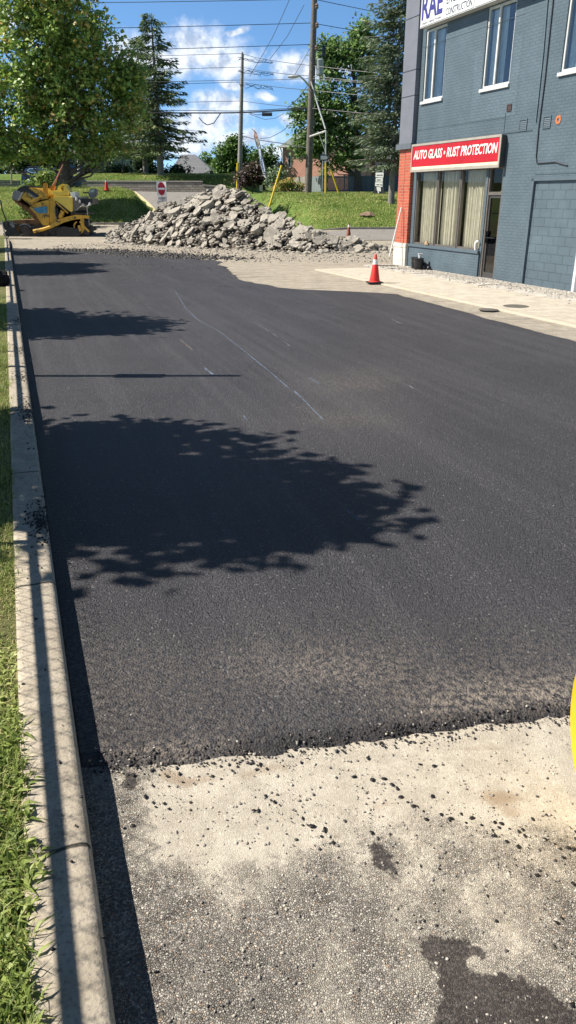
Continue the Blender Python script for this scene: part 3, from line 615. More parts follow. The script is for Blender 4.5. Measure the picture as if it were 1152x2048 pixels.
# door with transom, recessed
f = MB(); f.box(3.70, 3.76, .02, .14, .02, 2.84).box(4.31, 4.36, .02, .14, .02, 2.84).box(3.76, 4.31, .02, .14, 2.15, 2.23).box(3.76, 4.31, .02, .14, 2.78, 2.84)
df = f.build('door_frame', MBRZ, bd, False)
f = MB(); f.box(3.762, 3.83, .05, .10, .06, 2.145).box(4.25, 4.308, .05, .10, .06, 2.145).box(3.83, 4.25, .05, .10, 2.08, 2.145).box(3.83, 4.25, .05, .10, .06, .20)
dr = f.build('door', P('dark door frame', (.06, .055, .05), .4, .1), bd, False)
MB().quad((3.83,.075,.2),(4.25,.075,.2),(4.25,.075,2.08),(3.83,.075,2.08)).build('pane', MGD, dr, False)
MB().box(3.80, 3.84, -.01, .05, .95, 1.25).box(3.84, 4.24, .0, .03, 1.08, 1.10).build('handle', MBLK, dr, False)
MB().quad((3.76,.08,2.23),(4.31,.08,2.23),(4.31,.08,2.78),(3.76,.08,2.78)).build('transom', MGS, df, False)
MB().box(3.66, 4.36, -.05, .16, 0.0, .055).build('threshold', MALU, df, False)
MB().box(3.5, 4.6, 1.5, 1.55, 0, 2.9).build('room', MDARK, df, False)
MB().box(3.9, 4.3, .3, .33, 2.2, 2.84).build('curtain', MCUR, df, False)
MB().box(7.42, 7.50, -.02, .12, 0, 2.3).box(7.5, 8.4, -.02, .12, 2.22, 2.3).build('white_door_frame', MWHT, bd, False)
MB().box(7.5, 8.4, .08, .1, 0, 2.22).build('white_door', P('pale door', (.5, .55, .58), .4, .1), bd, False)
# signs
SGN = P('sign red', (.46, .006, .014), .45, .12, 2, spec=.5); SGW = P('sign white', (.82, .81, .78), .4, .05, 3)
def lettering(txt, w, h, Mx, mat, parent, shear=0., bold=0., ext=.006, name='lettering', sx=None):
    cu = bpy.data.curves.new('t', 'FONT'); cu.body = txt; cu.size = 1; cu.shear = shear; cu.offset = bold; cu.extrude = 0.0; cu.resolution_u = 2
    o = bpy.data.objects.new('t', cu); COL.objects.link(o); bpy.context.view_layer.update()
    me = bpy.data.meshes.new_from_object(o.evaluated_get(bpy.context.evaluated_depsgraph_get())); bpy.data.objects.remove(o)
    n = len(me.vertices); V = np.zeros(n*3); me.vertices.foreach_get('co', V); V = V.reshape(-1, 3)
    mn, mx = V.min(0), V.max(0); V[:, 0] = (V[:, 0]-mn[0])/(mx[0]-mn[0])*w; V[:, 1] = (V[:, 1]-mn[1])/(mx[1]-mn[1])*h
    V = [Mx @ Vector(p) for p in V]; me.vertices.foreach_set('co', np.array(V).ravel()); me.materials.clear(); me.materials.append(mat); me.update()
    ob = link(name, me, parent); return ob
def wallM(x, y, z): return Matrix(((1,0,0,x),(0,0,-1,y),(0,1,0,z),(0,0,0,1)))
sgo = empty('shop_sign', tuple(W['shop_building'] @ Vector((.1, 0, 2.84))), RZ, 'red lit box sign reading auto glass and rust protection', 'sign')
MB().box(-.16, 4.24, -.165, -.016, -.02, .71).build('sign_box', P('sign casing', (.05, .048, .045), .5, .2, 5), sgo, False)
fr = MB(); fr.box(-.18, 4.26, -.19, -.167, .665, .725).box(-.18, 4.26, -.19, -.167, -.04, .03).box(-.18, -.13, -.19, -.167, .03, .665).box(4.20, 4.26, -.19, -.167, .03, .665)
fr.build('sign_rim', P('rim beige', (.36, .33, .28), .5, .1), sgo, False)
MB().box(-.128, 4.198, -.177, -.168, .105, .664).build('sign_face', SGN, sgo, False)
MB().box(-.128, 4.198, -.179, -.168, .032, .10).build('sign_stripe', P('sign cream', (.78, .70, .48), .5, .1), sgo, False)
lettering('AUTO GLASS • RUST PROTECTION', 4.18, .25, wallM(-.05, -.182, .30), SGW, sgo, .18, .022)
ra = empty('white_sign', tuple(W['shop_building'] @ Vector((.1, 0, 6.52))), RZ, 'white lit box sign with blue letters above the upper windows', 'sign')
MB().box(0., 6.8, -.25, -.01, .0, 1.2).build('sign_box', P('pale casing', (.48, .48, .46), .5, .1), ra, False)
MB().box(.05, 2.62, -.262, -.251, .03, 1.15).build('sign_face', SGW, ra, False); MB().box(2.69, 6.74, -.262, -.251, .03, 1.15).build('sign_face', SGW, ra, False)
BLU = P('sign blue', (.05, .045, .21), .4, .1); DBL = P('sign slate', (.05, .06, .10), .4, .1)
lettering('RAE', 1.08, .62, wallM(.08, -.266, .17), BLU, ra, 0, .03)
lettering('ENGINEERING', 1.45, .19, wallM(1.34, -.266, .33), DBL, ra, 0, .012)
lettering('CONSTRUCTION', 1.22, .17, wallM(1.34, -.266, .07), DBL, ra, 0, .012)
lettering('Complete Solutions Provider', 1.05, .09, wallM(.07, -.266, .04), DBL, ra, 0, .004)
# vents, hole, conduits on the wall
def vent(x0, x1, z0, z1, mat, label):
    r = empty('wall_vent', tuple(W['shop_building'] @ Vector(((x0+x1)/2, 0, z0))), RZ, label, 'vent'); w_ = (x1-x0)/2; h = z1-z0
    MB().box(-w_, w_, -.02, -.003, 0, .03).box(-w_, w_, -.02, -.003, h-.03, h).box(-w_, -w_+.03, -.02, -.003, .03, h-.03).box(w_-.03, w_, -.02, -.003, .03, h-.03).build('frame', mat, r, False)
    q = MB()
    for i in range(5): z = .04 + (h-.08)*i/5; q.add([(-w_+.03,-.016,z),(w_-.03,-.016,z),(w_-.03,-.004,z+.03),(-w_+.03,-.004,z+.03)], [(0,1,2,3)])
    q.build('louvre', mat, r, False)
PB = P('blue grey paint', BL)
vent(4.78, 5.08, 3.59, 3.86, PB, 'blue painted louvred vent left of the pipes, right above the red sign')
vent(5.67, 5.95, 3.59, 3.86, PB, 'blue painted louvred vent just right of the vertical pipes')
vent(4.22, 4.40, 4.08, 4.24, P('brown vent', (.055, .03, .028), .7, .1), 'small brown grille vent below the middle upper window')
def onwall(name, fn, mat, label, cat, smooth=False):
    b_ = MB(); fn(b_); q = W['shop_building']; b_.v = [tuple(q @ Vector(v)) for v in b_.v]; return tag(b_.build(name, mat, smooth=smooth), label, cat)
onwall('cable_conduit', lambda q: q.tube([(5.34,-.02,8.4),(5.34,-.02,6.2),(5.40,-.02,5.2),(5.42,-.02,3.75)], .013), P('pale paint', [x*1.5 for x in BL]), 'thin pale conduit running down the blue wall', 'pipe')
onwall('wall_cable', lambda q: q.tube([(5.56,-.02,8.4),(5.53,-.02,6.2),(5.57,-.02,4.6),(5.55,-.02,3.6),(5.58,-.02,3.0),(5.64,-.02,2.85),(6.3,-.02,2.86),(6.72,-.02,2.77)], .014), MTRM, 'dark cable running down the wall then bending right above the blocked opening', 'cable')
def hole(q):
    n = 16; vs = []; 
    for k, (rr_, y) in enumerate(((.085, -.012), (.04, -.014), (.028, .03))):
        for i in range(n): a_ = 6.283*i/n; q2 = rr_*(1 + .25*random.random()*(k == 0)); vs.append((6.2 + q2*math.cos(a_), y, 3.74 + q2*math.sin(a_)))
    q.add(vs, [(k*n+i, k*n+(i+1) % n, (k+1)*n+(i+1) % n, (k+1)*n+i) for k in range(2) for i in range(n)], 0); q.add(vs[2*n:], [tuple(range(n))], 1)
onwall('pipe_hole', hole, [P('orange brick', (.55, .16, .05), .8, .3, 30), MDARK], 'round broken hole in the wall showing orange brick', 'hole')
# white scoop-like item and small figure on the sill
onwall('white_plastic_hook', lambda q: q.tube([(3.50,-.05,.745),(3.50,-.07,.86),(3.54,-.08,.96),(3.64,-.07,1.0)], [.03,.04,.038,.02]), SGW, 'white curved plastic offcut standing on the sill beside the door', 'plastic piece', True)
def toy(q): q.lathe([(.0,0),(.05,.01),(.06,.05),(.035,.09),(.03,.12),(.0,.15)], (.88,-.03,.737), 10); q.lathe([(0,0),(.03,.02),(.0,.06)], (.96,-.04,.737), 8)
onwall('tan_ornament', toy, P('tan clay', (.50, .34, .20), .8, .2, 20), 'small tan ornament sitting on the shop window sill', 'ornament', True)
# ------------------------------------------------------------------ buckets and bits by the pier
def bucket(loc, label, handle=True):
    r = empty('bucket', loc, .4, label, 'bucket', 'black buckets by the white pier base')
    MB().lathe([(0,0),(.12,0),(.125,.01),(.15,.34),(.143,.34),(.118,.03),(0,.03)], n=28).build('bucket_body', MBLK, r, False, smooth=True)
    MB().lathe([(.151,.29),(.159,.29),(.159,.305),(.151,.305)], n=28).lathe([(.150,.335),(.160,.335),(.160,.35),(.150,.35)], n=28).build('rim', MBLK, r, False)
    MB().tube([(.155*math.cos(a_), .155*math.sin(a_)*.6 - .06*math.sin(a_), .29 - .13*math.sin(a_)) for a_ in np.linspace(0, math.pi, 14)], .004, 6).build('handle', MALU, r, False)
    return r
x, y = G(836, 540, .035); bucket((x, y, .035), 'front black bucket holding a white cup beside the white pier base')
bucket((x-.02, y+.38, .035), 'black bucket mostly hidden behind the front one')
MB().lathe([(0,0),(.035,0),(.05,.14),(.045,.14),(.03,.01),(0,.01)], (x+.03, y+.02, .37), 16).box(x-.03, x+.11, y-.03, y+.05, .50, .52).build('x', SGW)
o = bpy.data.objects['x']; o.name = 'white_cup'; tag(o, 'white cup and rag poking out of the front black bucket', 'cup')
for px_, py_, s_, lb in ((843, 540, 1., 'dark rounded lump leaning on the blue wall beside the bucket'), (852, 541, .62, 'smaller dark rounded lump right of the larger one by the wall')):
    gx, gy = G(px_+5, py_, .035)
    q = MB(); q.lathe([(0,0),(.10*s_,.0),(.12*s_,.06*s_),(.10*s_,.16*s_),(.05*s_,.22*s_),(0,.235*s_)], (gx, gy, .035), 14); tag(q.build('dark_lump', MBLK, smooth=True), lb, 'lump')
# landscape rake with a white handle leaning on the pier
hd = Vector(G(774, 533, .03) + (.03,)); top = W['shop_building'] @ Vector((-.50, -.19, 1.80)); fk = hd + (top-hd)*.16
rk = empty('landscape_rake', hd, 0, 'long white handled rake leaning against the red brick pier', 'rake')
MB().tube([fk, top], .024, 10).build('handle', P('white pole', (.72, .70, .64), .5, .1), rk)
q = MB()
for dx in (-.30, -.02, .2): q.tube([fk, hd + Vector((dx, -.03, .03))], .011, 6)
q.build('brace', P('pale brace', (.50, .42, .30), .6, .2), rk)
MB().bar(hd + Vector((-.42, -.03, .02)), hd + Vector((.34, -.05, .02)), .06, .04).build('rake_head', MTRM, rk)
# ------------------------------------------------------------------ traffic cones
def cone(name, loc, h, col, band, label, rz=.2):
    r = empty(name, loc, rz, label, 'traffic cone'); s = h/.71
    MB().box(-.19*s, .19*s, -.19*s, .19*s, 0, .035*s).build('base', P('cone rubber', (.03, .028, .028), .7, .2), r, False, bevel=.008)
    MB().lathe([(.155*s,.035*s),(.150*s,.05*s),(.132*s,.06*s),(.03*s,.70*s),(.022*s,.71*s),(0,.71*s)], n=28).build('cone_body', col, r, False, smooth=True)
    z0, z1 = band; rad = lambda z: (.132 - (.132-.03)*(z-.06)/.64)*s + .0025
    if z1 > z0: MB().lathe([(rad(z0),z0*s),(rad(z1),z1*s)], n=28).build('white_collar', SGW, r, False, smooth=True)
    return r
OR = P('cone orange', (.72, .035, .022), .45, .08, 3); x, y = G(749, 566, .03)
cone('traffic_cone', (x, y, .03), .72, OR, (.46, .58), 'bright red orange cone standing on the pale pavement', .15)
q = at(697, 474, 41.2); cone('traffic_cone', (q.x, q.y, gzz(q.x, q.y)+.03), .74, P('cone faded', (.24, .07, .035), .7, .3, 6), (.55, .66), 'faded brown cone standing at the right end of the rubble')
q = at(214, 385, 58); cone('traffic_cone', (q.x, q.y, gzz(q.x, q.y)+.02), .82, OR, (.50, .62), 'far red orange cone in front of the stone retaining wall')
# ------------------------------------------------------------------ yellow drum at the right edge
yw = P('yellow drum paint', (.62, .40, .02), .35, .12, 5, stain=(.50, .22, .02), sth=(.60, .68), ss=9)
dr = empty('hand_roller', (1.10, 2.0, 0), 0, 'round yellow steel drum cut off by the right edge', 'roller'); RD = .36
MB().lathe([(0,.02),(RD-.05,.02),(RD-.03,.0),(RD-.004,-.004),(RD,.008),(RD,.62),(RD-.03,.63),(0,.60)], (0,0,RD+.01), 96, ax='x').build('drum', yw, dr, False, smooth=True)
for i in range(16):
    a_ = 6.283*i/16; MB().lathe([(0,.004),(.009,.004),(.009,.022)], (0, (RD-.075)*math.cos(a_), RD+.01+(RD-.075)*math.sin(a_)), 8, ax='x').build('rim_bolt', P('bolt brown', (.22, .12, .03), .6, .2), dr, False)
MB().lathe([(.0,-.05),(.04,-.05),(.04,.02)], (0,0,RD+.01), 16, ax='x').build('hub', MALU, dr, False)
MB().tube([(-.03,0,RD),(-.03,-.3,.55),(.1,-.9,1.05),(.5,-.9,1.05)], .014, 8).build('handle', MBLK, dr, False)
# ------------------------------------------------------------------ chain-link fence left of the frame (its shadow lies on the kerb)
fx = lambda y: curbx(y) - 1.2
GALV = P('galvanised steel', (.42, .43, .44), .45, .1, 8, metal=.5)
fe = empty('chain_link_fence', (fx(0), 0, .3), 0, 'galvanised chain link fence running along the grass left of the kerb', 'fence')
MB().tube([(fx(y), y, 1.30) for y in np.linspace(-2, 42, 60)], .022, 8).build('top_rail', GALV, fe)
y = -2.; 
while y < 42: MB().tube([(fx(y)-.01, y, .1), (fx(y)-.01, y, 1.33)], .03, 8).build('post', GALV, fe); y += 3.05
q = MB(); y = -2.5
while y < 42:
    for s_ in (1, -1): q.tube([(fx(y)+.03, y, .32), (fx(y + s_*.6)+.03, y + s_*.6, 1.50)], .0020, 3, cap=False)
    y += .085
q.build('mesh', GALV, fe)
# post with a box whose shadow crosses the mat
ps = empty('lamp_post', (-4.45, 9.22, .2), 0, 'short grey lamp post behind the kerb casting the thin bar shadow', 'lamp post')
MB().tube([(-4.45, 9.22, .1), (-4.45, 9.22, 4.06)], .05, 12).build('post', GALV, ps)
MB().box(-4.56, -4.34, 9.11, 9.33, 2.55, 2.98).build('box', MALU, ps)
# ------------------------------------------------------------------ trees
MBK = P('bark', (.10, .085, .07), .9, .35, 8, .02, 25); MBKG = P('grey bark', (.22, .20, .175), .9, .3, 9, .02, 25)
def leaves(name, C, size, mat, parent, tint=None, droop=.5, asp=.75):
    n = len(C); d = RS.randn(n, 3); d[:, 2] = d[:, 2]*.55 - droop*.4; d /= np.linalg.norm(d, axis=1)[:, None]
    up = RS.randn(n, 3)*.42 + np.array([-.75, -.38, .75]); s = np.cross(d, up); s /= np.linalg.norm(s, axis=1)[:, None] + 1e-6; nn = np.cross(s, d)
    L = (size*(.6 + .8*RS.rand(n)))[:, None]; w_ = L*asp*.5
    V = np.stack([C, C + d*L*.45 + s*w_ + nn*w_*.3, C + d*L, C + d*L*.45 - s*w_ + nn*w_*.3], 1).reshape(-1, 3)
    Fc = (np.arange(n)[:, None]*4 + np.array([[0, 1, 2, 0, 2, 3]])).reshape(-1, 3)
    if parent is not None:
        inv = W[parent.name].inverted(); V = V + np.array(inv.translation)[None]
    t = RS.rand(n) if tint is None else tint
    return link(name, npmesh(name, V, Fc, mat, 3, {'tint': ('FACE', np.repeat(np.clip(t, 0, 1), 2))}), parent)
def clumps(lobes, tips, per, spread, thr=-.18, ns=.55, shell=.5, ok=None):
    pts = []; tn = []; tp = []
    for (c, r), k in zip(lobes, tips):
        c = Vector(c); off = random.random()*50
        for _ in range(k):
            d = Vector((random.gauss(0,1), random.gauss(0,1), random.gauss(0,1))).normalized(); q = random.random()**shell
            p = c + Vector((d.x*r[0], d.y*r[1], d.z*r[2]))*q*(1 + .22*noise.noise(d*2.3 + Vector((off,0,0))))
            if noise.noise(p*ns + Vector((off, 0, 0))) < thr: continue
            if ok and not ok(p): continue
            m = int(per*(.5 + random.random())); sp_ = spread*(.6 + .8*random.random()); t0 = random.gauss(0, .13)
            pts.append(np.array(p) + RS.randn(m, 3)*np.array([1, 1, .6])*sp_); tn.append(np.clip(.5 + t0 + RS.randn(m)*.17, 0, 1)); tp.append(p)
    return np.concatenate(pts), np.concatenate(tn), tp
def limbs(b, base, top, r0, tips, n=40, bend=.3, r1=.06):
    base = Vector(base); top = Vector(top); N = 7
    path = [base.lerp(top, i/N) + Vector((noise.noise((i*.7, base.x, 0)), noise.noise((i*.7, base.y, 5)), 0))*bend*(i/N) for i in range(N+1)]
    b.tube([base - Vector((0,0,.3))] + path, [r0*1.5, r0*1.2] + [r0*(1-.8*i/N) for i in range(1, N+1)], 10)
    for p in random.sample(tips, min(n, len(tips))):
        p = Vector(p); h = max(.12, min(.92, (p.z - base.z)/(top.z - base.z) - .22 - .1*random.random())); k = h*N; i = min(int(k), N-1); s = path[i].lerp(path[i+1], k-i)
        m = s.lerp(p, .5) + Vector((random.gauss(0,.2), random.gauss(0,.2), -.12*(p-s).length)); rr_ = r0*(1-.8*h)*.27
        b.tube([s, s.lerp(m, .6) + Vector((0,0,.05)), m, p], [rr_, rr_*.75, rr_*.5, .012], 5)
def pxlobe(x, y, Y, rx, ry=None, ryd=None, dY=0):
    k = Y/1608.; c = at(x, y, Y+dY); ry = ry or rx; return (c, (rx*k, (ryd or rx)*k, ry*k))
def tree(name, base, top, r0, lobes, tips, per, spread, size, mat, label, cat='tree', group=None, thr=-.18, nl=40, bark=None, ns=.55, shell=.5, tintf=None, droop=.5, ok=None):
    b0 = Vector(base); r = empty(name, b0, 0, label, cat, group)
    C, t, tp = clumps(lobes, tips, per, spread, thr, ns, shell, ok)
    if tintf: t = tintf(C, t)
    b = MB(); limbs(b, base, top, r0, tp, nl); b.build('trunk', bark or MBK, r, smooth=True)
    leaves('crown', C, size, mat, r, t, droop); return r
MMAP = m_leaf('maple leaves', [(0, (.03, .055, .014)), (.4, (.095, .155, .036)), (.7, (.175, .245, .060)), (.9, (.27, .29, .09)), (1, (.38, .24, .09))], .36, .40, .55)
MASH = m_leaf('ash leaves', [(0, (.018, .042, .016)), (.5, (.060, .110, .034)), (.85, (.13, .19, .055)), (1, (.2, .25, .08))], .36)
MRND = m_leaf('round tree leaves', [(0, (.013, .034, .010)), (.5, (.035, .08, .016)), (.85, (.07, .13, .022)), (1, (.13, .18, .035))], .3)
MPUR = m_leaf('purple leaves', [(0, (.012, .008, .010)), (.6, (.035, .018, .022)), (1, (.09, .04, .04))], .2)
MPAL = m_leaf('grey green leaves', [(0, (.03, .05, .03)), (.6, (.09, .13, .07)), (1, (.18, .22, .13))], .3)
MBRG = m_leaf('bright shrub leaves', [(0, (.03, .06, .015)), (.5, (.09, .13, .03)), (1, (.22, .25, .07))], .35)
MFLW = m_leaf('flower leaves', [(0, (.04, .08, .02)), (.55, (.12, .14, .03)), (.8, (.30, .16, .05)), (1, (.45, .16, .10))], .3)
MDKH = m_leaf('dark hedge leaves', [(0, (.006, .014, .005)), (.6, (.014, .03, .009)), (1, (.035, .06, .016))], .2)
MSPR = m_leaf('spruce needles', [(0, (.018, .032, .015)), (.5, (.060, .085, .036)), (.85, (.12, .14, .06)), (1, (.13, .12, .06))], .14, .7)
MBSP = m_leaf('blue spruce needles', [(0, (.022, .032, .022)), (.5, (.065, .085, .055)), (.85, (.13, .155, .095)), (1, (.17, .13, .08))], .16, .7)
# the big maple
Ym = 53.; bs_ = at(128, 388, Ym); bs_.z = gzz(bs_.x, bs_.y) - .1
lb = [pxlobe(*q) for q in [(60,110,Ym,95,80),(140,70,Ym,85,85),(185,140,Ym,82,75),(235,165,Ym,52,50),(255,205,Ym,40,45),(70,215,Ym,90,75),(165,220,Ym,90,70),(225,262,Ym,50,42),(50,20,Ym,90,60),(120,0,Ym,80,60),(120,295,Ym,75,38),(40,285,Ym,60,35),(-30,140,Ym,80,110),(190,300,Ym,45,28),(262,150,Ym,25,28),(-40,250,Ym,70,50),(95,318,Ym,40,22),(20,-60,Ym,80,60),(80,160,Ym,60,100),(90,-50,Ym,60,40),(20,318,Ym,50,20),(165,322,Ym,40,16)]]
lb = [(c, (r[0], min(r[1]*1.1, 3.6), r[2])) for c, r in lb]
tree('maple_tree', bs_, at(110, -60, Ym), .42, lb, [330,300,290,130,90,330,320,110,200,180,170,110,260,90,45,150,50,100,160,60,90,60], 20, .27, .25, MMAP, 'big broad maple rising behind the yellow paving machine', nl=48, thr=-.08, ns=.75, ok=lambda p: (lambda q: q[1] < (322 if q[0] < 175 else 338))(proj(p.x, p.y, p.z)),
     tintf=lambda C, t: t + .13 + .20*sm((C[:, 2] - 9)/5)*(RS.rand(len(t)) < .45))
# right ash tree
Yt = 66.; bs_ = at(717, 388, Yt); bs_.z = gzz(bs_.x, bs_.y) - .1
lb = [pxlobe(*q) for q in [(690,100,Yt,55,48),(655,120,Yt,32,38),(720,75,Yt,36,34),(745,130,Yt,50,45),(665,190,Yt,48,55),(700,240,Yt,70,55),(635,262,Yt,48,52),(628,296,Yt,44,28),(750,230,Yt,60,60),(680,310,Yt,45,26),(600,228,Yt,20,18),(628,205,Yt,20,28)]]
tree('ash_tree', bs_, at(705, 60, Yt), .30, lb, [210,100,100,150,230,270,190,130,170,110,50,70], 15, .28, .26, MASH, 'tall light green tree right of the big utility pole', nl=60, thr=-.12)
# middle trees
def bush(name, x, y0, Y, lobs, mat, label, cat, tips=60, per=16, size=.2, spread=.25, group=None, thr=-.5, r0=.05, th=None):
    b_ = at(x, y0, Y); b_.z = gzz(b_.x, b_.y) - .05; l_ = [pxlobe(a_, c_, Y, d_, e_) for a_, c_, d_, e_ in lobs]
    tt = [max(8, int(tips*d_*e_/900.)) for a_, c_, d_, e_ in lobs]; tp_ = th or max(l_, key=lambda q: q[0].z)[0]
    return tree(name, b_, tp_, r0, l_, tt, per, spread, size, mat, label, cat, group, thr, 6, None, .8, .45)
bush('round_tree', 462, 376, 86, [(462,318,32,40),(448,335,28,36),(478,345,25,28),(468,292,17,22),(445,355,20,22),(480,318,18,24)], MRND, 'dense green tree just behind the thin utility pole', 'tree', 130, 16, .26, .3, r0=.2)
bush('round_tree', 528, 374, 92, [(520,322,28,30),(540,330,24,30),(505,335,26,30),(545,350,18,24),(515,350,30,25)], MRND, 'dense green tree behind the feather banner', 'tree', 130, 16, .26, .3, r0=.2)
bush('purple_shrub', 505, 374, 70, [(505,350,24,22),(488,356,18,18),(522,358,16,16),(508,338,16,12)], MPUR, 'dark purple leaved shrub left of the feather banner', 'shrub', 150, 16, .18, .2)
bush('grey_green_shrub', 545, 372, 68, [(545,355,16,18),(560,352,14,18),(552,365,20,10)], MPAL, 'grey green shrub between the banner and the brick house', 'shrub', 110, 14, .18, .2)
bush('flowering_shrub', 575, 382, 62, [(562,372,14,10),(582,372,18,11),(600,375,10,9),(574,364,14,8)], MFLW, 'low shrub with orange flowers in front of the wooden fence', 'shrub', 170, 16, .14, .16)
bush('ornamental_tree', 245, 350, 79, [(245,295,26,22),(232,312,18,14),(262,308,18,14),(246,280,16,14)], MPAL, 'small grey green tree on the upper lawn beside the tall spruce', 'tree', 120, 13, .18, .24, thr=-.25)
bush('leafy_shrub', 88, 405, 48.3, [(88,362,16,18),(75,372,15,14),(102,374,13,14),(92,347,9,9),(66,376,9,9)], MBRG, 'bright yellow green shrub behind the yellow paving machine', 'shrub', 60, 12, .24, .24, thr=-.3)
bush('leafy_shrub', 48, 436, 47.2, [(42,418,9,14),(56,428,12,12),(60,440,10,10)], MBRG, 'low green weeds under the tilted hopper of the paving machine', 'shrub', 40, 10, .2, .2)
bush('yellow_green_shrub', 655, 350, 72, [(655,340,14,12),(648,350,10,8)], MBRG, 'small bright shrub behind the fence beside the big utility pole', 'shrub', 90, 12, .2, .2)
for x, y, rx, ry, Y, lbl in ((235, 342, 28, 10, 88, 'dark low hedge left of the spruce trunk'), (292, 330, 26, 24, 87, 'tall dark conifer hedge left of the spruce trunk'), (350, 344, 30, 12, 88, 'dark low hedge right of the spruce trunk'), (60, 320, 70, 34, 84, 'dark hedge in the shade behind the parked car'), (-10, 300, 50, 50, 90, 'dark tall shrubs at the far left edge'), (165, 310, 40, 22, 96, 'dark hedge in the shade behind the maple trunk')):
    bush('hedge', x, 352, Y, [(x, y, rx, ry)], MDKH, lbl, 'hedge', 150, 16, .3, .35, 'dark hedges beyond the upper lawn')
for x, Y, h_, lbl in ((412, 170, 12, 'hazy distant tree left of the grey roof ridge'), (425, 180, 9, 'hazy distant tree between the grey roof and the green tree')):
    bush('distant_tree', x, 345, Y, [(x, 345-h_*1.6, 11, h_*1.4)], MRND, lbl, 'tree', 260, 14, .5, .6, 'distant trees on the skyline')
# spruces
def spruce(name, base, ztop, r0, prof, seed, mat, label, lowest, droop=.28, dens=1., size=.34, bark=None, gap=.12, xsc=1., nper=5):
    rd = random.Random(seed); b0 = Vector(base); r = empty(name, b0, 0, label, 'tree'); Hh = ztop - b0.z
    b = MB(); b.tube([b0 - Vector((0,0,.3)), b0 + Vector((0,0,.3)), b0 + Vector((0,0,Hh*.5)), b0 + Vector((0,0,Hh))], [r0*1.5, r0*1.1, r0*.62, .03], 10)
    C = []; T = []; z = lowest
    while z < Hh - .2:
        u = (z - lowest)/(Hh - lowest); Rm = prof(u)
        for k in range(nper + (u < .6)):
            if rd.random() < gap: continue
            az = rd.random()*6.283; L = Rm*(.55 + .55*rd.random()); d = Vector((math.cos(az), math.sin(az), 0)); zz = b0.z + z + rd.uniform(-.15, .15)
            N = max(3, int(L/.3)); pth = []
            for i in range(N+1):
                t = i/N; pth.append(Vector((b0.x, b0.y, zz)) + d*L*t*xsc + Vector((0, 0, -droop*L*(t**1.3) + .16*L*max(0, t-.6)*2 + .22*L*t*(u-.3))))
            if L > .8: b.tube([pth[0], pth[N//2], pth[N]], [r0*.16*(1-u)+.012, .02, .008], 4)
            sd_ = Vector((-d.y, d.x, 0)); t0 = rd.gauss(0, .14)
            for i in range(1, N+1):
                t = i/N; wd = (.14 + .30*L*(1-t)*.75 + .08); m = int((5 + 12*wd)*dens)
                for _ in range(m):
                    o_ = rd.uniform(-1, 1)*wd; p = pth[i] + d*rd.uniform(-.16, .16) + sd_*o_ + Vector((0, 0, -abs(o_)*.25 - abs(rd.gauss(0, .12)) + .04))
                    C.append((p, d, sd_*(1 if o_ > 0 else -1), o_/wd if wd else 0)); T.append(.42 + t0 + rd.gauss(0, .15) + .12*t)
        z += (.30 + .18*rd.random())*(1.15 - .45*u)
    n = len(C); c = np.array([q[0][:] for q in C]); dd = np.array([(q[1] + q[2]*abs(q[3])*.8 + Vector((rd.gauss(0,.3), rd.gauss(0,.3), -.35+rd.gauss(0,.25))))[:] for q in C]); dd /= np.linalg.norm(dd, axis=1)[:, None]
    s = np.cross(dd, RS.randn(n, 3)*.7 + np.array([0, 0, 1])); s /= np.linalg.norm(s, axis=1)[:, None]; L = (size*(.6+.7*RS.rand(n)))[:, None]; w_ = L*.15
    V = np.stack([c, c + dd*L*.4 + s*w_, c + dd*L, c + dd*L*.4 - s*w_], 1).reshape(-1, 3) - np.array(b0)[None]
    b.build('trunk', bark or MBKG, r, smooth=True)
    link('crown', npmesh('crown', V, np.arange(n*4).reshape(-1, 4), mat, 4, {'tint': ('FACE', np.clip(np.array(T), 0, 1))}), r); return r
Ys = 77.; q = at(322, 352, Ys); q.z = gzz(q.x, q.y) - .05; zt = at(322, 26, Ys).z
spruce('spruce_tree', q, zt, .30, lambda u: (4.9 - 4.2*u**.85)*(1 if u > .12 else .72 + 2.3*u), 5, MSPR, 'tall ragged spruce on the upper lawn, the tallest tree left of the poles', 2.3, .22, 1.25, .40, gap=.18, nper=5)
q = at(292, 352, Ys+4); q.z = gzz(q.x, q.y); spruce('spruce_tree', q, at(292, 72, Ys+4).z, .25, lambda u: 3.4*(1-u)**.75 + .35, 9, MSPR, 'second narrower spruce standing behind the left side of the tall one', 2., .15, 1.0, .36, nper=6)
q = at(158, 352, 88); q.z = gzz(q.x, q.y); spruce('spruce_tree', q, at(158, -120, 88).z, .3, lambda u: 3.6*(1-u)**.8 + .3, 14, MSPR, 'dark spruce whose top shows above the maple', 5., .2, .7, .4)
Yb_ = 51.; q = at(782, 404, Yb_); q.z = gzz(q.x, q.y) - .05
spruce('blue_spruce', q, at(778, -60, Yb_).z, .185, lambda u: (3.35 - 2.1*u**1.2)*(1 if u > .1 else .75 + 2.5*u), 21, MBSP, 'tall blue green spruce beside the corner of the building', 2.55, .20, 2.2, .30, gap=.10, nper=7)
